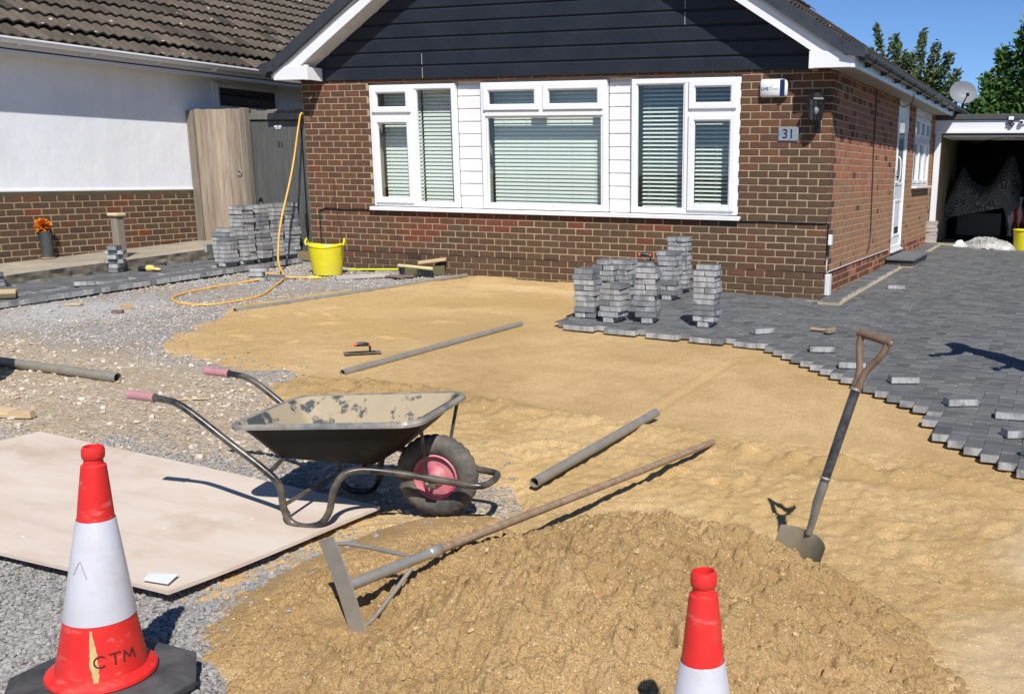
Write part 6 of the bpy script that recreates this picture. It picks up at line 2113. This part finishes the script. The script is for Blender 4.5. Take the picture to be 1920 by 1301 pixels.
# hose --------------------------------------------------------------------
M['hose'] = simple('yellow_hose', (.78, .4, .045), .4, .08, 12, dirt=(.6, .4, .16), dirt_amt=.35)
HP = [(-6.11, -1.27), (-5.75, -1.85), (-5.45, -2.38), (-5.41, -2.76), (-5.50, -3.05), (-5.77, -3.12), (-6.05, -2.95), (-6.24, -2.62), (-6.32, -2.19), (-6.31, -1.7), (-6.19, -1.47), (-6.12, -1.29), (-6.22, -1.12), (-6.45, -1.02), (-6.63, -1.08), (-6.69, -1.2), (-6.58, -1.36), (-6.41, -1.42), (-6.24, -1.33), (-6.05, -1.22), (-5.88, -1.08)]
pts = [(-6.735, .12, 1.78), (-6.735, .02, 1.93), (-6.74, -.05, 1.95), (-6.75, -.1, 1.8), (-6.73, -.3, 1.25), (-6.62, -.7, .6), (-6.42, -1.0, .2)]
for i, (x, y) in enumerate(HP):
    lift = .012 + (.022 if i in (0, 10, 11, 18, 19) else 0)
    pts.append((x, y, top_z(x, y) + lift))
ho = thing('garden_hose', 'yellow garden hose hanging over the gate and looping across the gravel', 'hose', (-6.1, -1.3, top_z(-6.1, -1.3)))
b = MB(); b.tube(smooth_path(pts, 7), .0115, 8); b.build('tube', M['hose'], ho, 60, origin=tuple(ho.location))
ex, ey = HP[-1]; b = MB(); dv = Vector((.17, .14, 0)).normalized()
Tt = Matrix.Translation(Vector((ex, ey, top_z(ex, ey) + .014))) @ dv.to_track_quat('Z', 'Y').to_matrix().to_4x4()
b.lathe([(0, -.01), (.017, -.01), (.019, .0), (.019, .03), (.015, .034), (.015, .05), (.018, .052), (.018, .085), (.009, .09), (.009, .12), (0, .12)], 14, Tt)
b.build('connector', M['yellow'], ho, 40, origin=tuple(ho.location))

# tub, broom and the timber by the wall ------------------------------------
tb = thing('flexible_tub', 'yellow flexible tub with two loop handles standing on the gravel', 'tub', (-5.93, -.72, top_z(-5.93, -.72)), (0, 0, .5))
b = MB(); b.lathe([(0, .0), (.15, .0), (.165, .008), (.19, .18), (.213, .34), (.221, .345), (.222, .355), (.214, .362), (.205, .352), (.18, .18), (.155, .015), (0, .012)], 40)
b.v = [(x, y, z + (.018 * (2 * (x / .22) ** 2 - .7) if z > .3 else 0)) for x, y, z in b.v]
b.build('body', M['yellow'], tb, 40)
for s in (-1, 1):
    b = MB(); b.tube(smooth_path([(s * .217, -.075, .36), (s * .225, -.06, .405), (s * .22, 0, .43), (s * .225, .06, .405), (s * .217, .075, .36)], 6), .011, 8); b.build('handle', M['yellow'], tb, 60)
br_ = thing('broom', 'broom with yellow handle and black bristles lying against the house wall', 'broom', (-5.05, -.36, top_z(-5.05, -.36)))
bo = Vector(br_.location)
M['yel_handle'] = simple('yellow_green_handle', (.68, .72, .03), .4, .05)
b = MB(); b.tube([Vector((-5.86, -.42, top_z(-5.86, -.42) + .04)) - bo, Vector((-5.14, -.36, top_z(-5.1, -.36) + .085)) - bo], .0125, 8); b.build('handle', M['yel_handle'], br_, 60)
hd = Vector((.36, .16, -.035)); R_ = Matrix((hd.normalized(), Vector((-.4, .9, .1)).normalized(), Vector((0, -.35, .93)).normalized())).transposed()
b = MB(); b.box((.12, .02, .125), (.42, .065, .035), R_, .008); b.build('stock', simple('broom_stock', (.6, .55, .25), .6, .15, 8), br_)
b = MB(); rr_ = random.Random(3)
for i in range(420):
    u = rr_.uniform(-.2, .2); v = rr_.uniform(-.028, .028)
    p0 = R_ @ Vector((u, v, -.01)) + Vector((.12, .02, .115)); p1 = R_ @ Vector((u * 1.04 + rr_.uniform(-.012, .012), v * 1.6 - .02 + rr_.uniform(-.02, .02), -.10 + rr_.uniform(-.012, .012))) + Vector((.12, .02, .115))
    b.tube([p0, p1], [.0028, .0022], 3, caps=False)
bo2 = b.build('bristles', M['black_plastic'], br_)
gzw = top_z(-5.4, -.5)
plank('timber_batten', 'whitened timber batten lying in front of the broom', 'batten', (-5.585, -1.0, gzw + .02), (-5.205, -.5, gzw + .025), .07, .045, M['wood_pale'])
plank('reddish_batten', 'long reddish batten behind the whitened batten', 'batten', (-5.82, -.62, gzw + .012), (-4.9, -.42, gzw + .016), .05, .02, M['wood_red'])
plank('reddish_board', 'split reddish board between broom handle and batten', 'batten', (-5.55, -.42, gzw + .012), (-4.93, -.6, gzw + .02), .09, .018, M['wood_red'])
plank('olive_board', 'olive plywood offcut standing on edge beside the broom head', 'board', (-5.0, -.46, gzw + .055), (-4.7, -.06, gzw + .07), .012, .115, M['wood_olive'], .12)
plank('short_plank', 'short sawn plank resting on the broom head by the wall', 'plank', (-4.98, -.2, gzw + .16), (-4.68, -.05, gzw + .205), .12, .035, M['wood_new'])
gs = thing('green_scraper', 'pale green plastic blade lying by the wall behind the broom handle', 'scraper', (-5.74, -.2, top_z(-5.74, -.2) + .02), (0, 0, .35))
b = MB(); b.box((0, 0, .0), (.2, .14, .008), None, .003); b.build('blade', simple('pale_green_plastic', (.3, .5, .42), .5, .1), gs)
b = MB(); b.tube([(-.1, 0, .004), (-.17, 0, .006)], .011, 8); b.build('stub', M['black_plastic'], gs)

# far left corner ------------------------------------------------------------
po = thing('timber_post', 'square timber post with flat cap beside the concrete path', 'post', (-7.93, -1.9, .1))
b = MB(); b.span((-.05, -.05, -.1), (.05, .05, .615), .004); b.build('shaft', M['wood_grey'], po)
b = MB(); b.span((-.075, -.075, .615), (.075, .075, .655), .012); b.build('cap', M['wood_new'], po)
pz = .205 + .037 * (-2.05 + 2.9)
pp = thing('black_pipe_planter', 'upright black pipe on the path with an orange tuft on top', 'planter', (-8.62, -2.3, pz - .005))
b = MB(); b.lathe([(.0, .02), (.055, .02), (.055, .31), (.062, .31), (.062, .0), (0, 0)], 22); b.build('pipe', simple('dark_grey_pipe', (.045, .052, .056), .45, .15, 10, dirt=(.15, .14, .12), dirt_amt=.3), pp, 40)
b = MB(); b.lathe([(0, .0), (.075, .0), (.08, .01), (.062, .016), (0, .016)], 20); b.build('collar', simple('clay_collar', (.4, .25, .17), .9), pp, 40)
b = MB(); rr_ = random.Random(9)
for i in range(260):
    dvec = Vector((rr_.gauss(0, 1), rr_.gauss(0, 1), rr_.gauss(0, .9))).normalized()
    p0 = Vector((-.02, 0, .375)) + dvec * .03; p1 = Vector((-.02, 0, .375)) + dvec * rr_.uniform(.07, .1); s_ = Vector((rr_.gauss(0, 1), rr_.gauss(0, 1), rr_.gauss(0, 1))).normalized() * .018
    b.add([p0 - s_ * .5, p0 + s_ * .5, p1 + s_, p1 - s_], [[0, 1, 2, 3]])
b.build('tuft', simple('orange_tuft', (.62, .2, .012), .8, .3, 14, rand=.25), pp)
gl = thing('work_glove', 'yellow and black work glove lying at the foot of the post', 'glove', (-7.46, -2.0, zpf(-7.46, -2.0) + .004), (0, 0, .45))
b = MB(); b.tube(smooth_path([(-.07, -.01, .02), (-.02, 0, .028), (.03, .005, .03)], 4), [.022, .026, .03, .033, .034, .034, .033, .032, .03], 10); b.build('cuff', M['black_plastic'], gl, 60)
b = MB(); b.tube(smooth_path([(.02, .004, .03), (.07, .0, .032), (.105, 0, .028)], 4), [.033, .036, .037, .037, .036, .034, .03, .026, .02], 10)
for k in range(4): b.tube([(.095, -.03 + k * .02, .028), (.14, -.034 + k * .022, .024), (.165, -.03 + k * .02, .016)], [.011, .0105, .008], 8)
b.tube([(.05, .03, .03), (.085, .06, .026), (.11, .065, .02)], [.012, .011, .008], 8)
b.build('hand', simple('yellow_glove', (.62, .5, .14), .8, .12, 18), gl, 60)
plank('scaffold_board', 'brown board lying on the paved strip, lower of two', 'board', (-7.6, -4.62, zpf(-7.6, -4.6) + .02), (-6.98, -3.93, zpf(-7, -3.9) + .02), .19, .032, M['wood_olive'], group='boards on the strip')
plank('scaffold_board', 'brown board lying on the paved strip, upper of two', 'board', (-7.62, -4.58, zpf(-7.6, -4.6) + .053), (-7.02, -3.9, zpf(-7, -3.9) + .053), .17, .03, M['wood_new'], group='boards on the strip')
plank('sawn_timber', 'sawn pale timber lying on rubble at the picture edge', 'timber', gp(-3.95, -6.72, .03), gp(-3.42, -6.62, .03), .075, .05, M['wood_new'])
plank('sawn_offcut', 'small pine offcut butted to the end of the sawn timber', 'offcut', gp(-3.44, -6.64, .028), gp(-3.30, -6.60, .028), .05, .045, M['wood_new'])
for (x, y, a, sz, m_, lab) in [(-6.6, -3.72, .3, (.16, .07, .02), 'wood_new', 'flat pine offcut at the foot of the paved strip'), (-5.98, -3.62, 1.4, (.1, .06, .05), 'wood_new', 'upright pine offcut on the grey chippings'), (-5.88, -3.82, .5, (.1, .05, .03), 'wood_red', 'reddish offcut in front of the upright offcut')]:
    plank('wood_offcut', lab, 'offcut', gp(x, y, sz[2] * .5), gp(x, y, sz[2] * .5) + Vector((math.cos(a), math.sin(a), .02)) * sz[0], sz[1], sz[2], M[m_])
plank('lath', 'thin broken lath lying on the rubble near the barrow', 'lath', gp(-2.95, -5.95, .008), gp(-2.72, -5.8, .01), .02, .008, M['wood_new'])

# invented bulk bag, unseen, added so that its corner shades the end of the grey pipe
bk = thing('shade_caster_bag', 'unseen white bulk bag added to shade the end of the grey pipe', 'bulk bag', (-4.68, -6.68, zfun1(base_z, -4.68, -6.68)))
def bag_mesh():
    b = MB(); n = 14; m = 12; vs = []; fs = []
    for j in range(m + 1):
        z = .92 * j / m
        for i in range(4 * n):
            s_ = i // n; t_ = (i % n) / n * 2 - 1; h_ = .43 + .035 * math.sin(PI * j / m)
            bul = .05 * (1 - t_ * t_) * math.sin(PI * min(1, (j + 1) / m)) + .012 * math.sin(9 * t_ + j)
            x, y = [(h_ + bul, t_ * h_), (-t_ * h_, h_ + bul), (-h_ - bul, -t_ * h_), (t_ * h_, -h_ - bul)][s_]
            vs.append((x, y, z))
    k = 4 * n
    for j in range(m):
        for i in range(k): fs.append([j * k + i, j * k + (i + 1) % k, (j + 1) * k + (i + 1) % k, (j + 1) * k + i])
    c0 = len(vs); vs.append((0, 0, .80)); fs += [[m * k + i, m * k + (i + 1) % k, c0] for i in range(k)]
    b.add(vs, fs); return b
bag_mesh().build('bag', simple('woven_sack', (.62, .62, .58), .8, .08, 6, bump=.3, bscale=120), bk, 50)
for sx in (-1, 1):
    for sy in (-1, 1):
        b = MB(); b.tube(smooth_path([(sx * .43, sy * .3, .8), (sx * .4, sy * .33, .98), (sx * .33, sy * .4, .98), (sx * .3, sy * .43, .8)], 5), .012, 6); b.build('loop', M['upvc_dirty'], bk)

# the worker whose shadow falls on the new paving ----------------------------------------
def person():
    base = Vector((2.58, -3.1, zpf(2.58, -3.1)))
    t = thing('person', 'person in dark work clothes standing on the paving beyond the shovel', 'person', base, (0, 0, 2.6))
    me = bpy.data.meshes.new('body'); bm = bmesh.new(); L = bm.verts.layers.skin.verify()
    V = {}
    def v(n, co, r):
        x = bm.verts.new(co); x[L].radius = r if hasattr(r, '__len__') else (r, r); V[n] = x
    v('pel', (0, 0, .95), (.15, .12)); v('sp1', (0, .02, 1.12), (.145, .115)); v('sp2', (0, .05, 1.28), (.165, .125)); v('ch', (0, .07, 1.42), (.15, .11)); v('nk', (0, .09, 1.53), .058); v('hd', (0, .12, 1.62), (.075, .085)); v('hd2', (0, .13, 1.72), (.075, .09))
    for s, k in ((-1, 'l'), (1, 'r')):
        v('sh' + k, (s * .19, .06, 1.42), .062); v('el' + k, (s * .27, .1 if k == 'l' else .2, 1.16), .046); v('wr' + k, (s * .2, .28 if k == 'l' else .38, 1.06 if k == 'l' else 1.28), .032); v('ha' + k, (s * .18, .34 if k == 'l' else .46, 1.05 if k == 'l' else 1.33), (.036, .02))
        v('hp' + k, (s * .1, 0, .88), .098); v('kn' + k, (s * .12, .03, .49), .066); v('an' + k, (s * .13, -.02, .1), .048); v('to' + k, (s * .15, .15, .035), (.045, .035))
    E_ = [('pel', 'sp1'), ('sp1', 'sp2'), ('sp2', 'ch'), ('ch', 'nk'), ('nk', 'hd'), ('hd', 'hd2')]
    for k in 'lr': E_ += [('ch', 'sh' + k), ('sh' + k, 'el' + k), ('el' + k, 'wr' + k), ('wr' + k, 'ha' + k), ('pel', 'hp' + k), ('hp' + k, 'kn' + k), ('kn' + k, 'an' + k), ('an' + k, 'to' + k)]
    for a, c in E_: bm.edges.new((V[a], V[c]))
    V['pel'][L].use_root = True
    bm.to_mesh(me); bm.free()
    o = bpy.data.objects.new('body', me); link(o, t)
    o.modifiers.new('skin', 'SKIN').use_smooth_shade = True
    o.modifiers.new('sub', 'SUBSURF').levels = 2; o.modifiers['sub'].render_levels = 2
    mw, nt, bb = new_mat('workwear'); g = NT(nt)
    sp = g.n("ShaderNodeSeparateXYZ"); g.l(g.tc.outputs["Object"], sp.inputs[0])
    n = g.noise(7, 5)
    def band(z): return g.ramp(g.math('SUBTRACT', sp.outputs[2], z - .5), [(.498, 0), (.502, 1)])
    c = g.mix(n, (.022, .026, .04), (.045, .05, .07))
    c = g.mix(band(.97), c, g.mix(n, (.07, .075, .08), (.11, .115, .12)))
    c = g.mix(g.math('SUBTRACT', 1.0, band(.11)), c, (.06, .042, .025))
    g.l(c, bb.inputs["Base Color"]); bb.inputs["Roughness"].default_value = .9; g.l(g.bump(n, .5, .02), bb.inputs["Normal"])
    me.materials.append(mw)
    skin = simple('skin', (.45, .26, .18), .55, .06)
    b = MB(); b.lathe([(0, -.12), (.05, -.105), (.078, -.04), (.086, .03), (.075, .09), (.04, .118), (0, .122)], 20, Matrix.Translation((0, .135, 1.665)) @ Matrix.Diagonal((.92, 1.12, 1, 1)))
    b.tube([(0, .215, 1.665), (0, .25, 1.64)], [.012, .016], 8)
    b.build('head', skin, t, 60)
    for sx in (-1, 1):
        b = MB(); b.lathe([(0, -.011), (.008, -.008), (.011, 0), (.008, .008), (0, .011)], 10, Matrix.Translation((sx * .032, .222, 1.678))); b.build('eye', M['print_black'], t, 60)
        b = MB(); b.lathe([(0, -.03), (.012, -.022), (.015, .005), (.01, .028), (0, .032)], 10, Matrix.Translation((sx * .08, .13, 1.665))); b.build('ear', skin, t, 60)
    b = MB(); b.box((0, .224, 1.613), (.045, .012, .008), None, .003); b.build('mouth', M['cable_red'], t)
    b = MB(); b.lathe([(.089, .03), (.088, .07), (.07, .115), (.03, .135), (0, .137)], 20, Matrix.Translation((0, .13, 1.665)) @ Matrix.Diagonal((.95, 1.13, 1, 1))); b.build('hair', simple('brown_hair', (.05, .03, .02), .8), t, 60)
    for s, k in ((-1, 'l'), (1, 'r')):
        h = V = None
        bx, by, bz = (s * .18, .34 if k == 'l' else .46, 1.05 if k == 'l' else 1.33)
        b = MB()
        for f in range(4): b.tube([(bx - .024 + f * .016, by + .01, bz), (bx - .026 + f * .0175, by + .055, bz - .008), (bx - .025 + f * .017, by + .085 - abs(f - 1.4) * .006, bz - .03)], [.0095, .0088, .007], 6)
        b.tube([(bx - s * .03, by - .01, bz), (bx - s * .055, by + .03, bz - .005), (bx - s * .052, by + .055, bz - .015)], [.0105, .0095, .0075], 6)
        b.build('hand', skin, t, 60)
person()
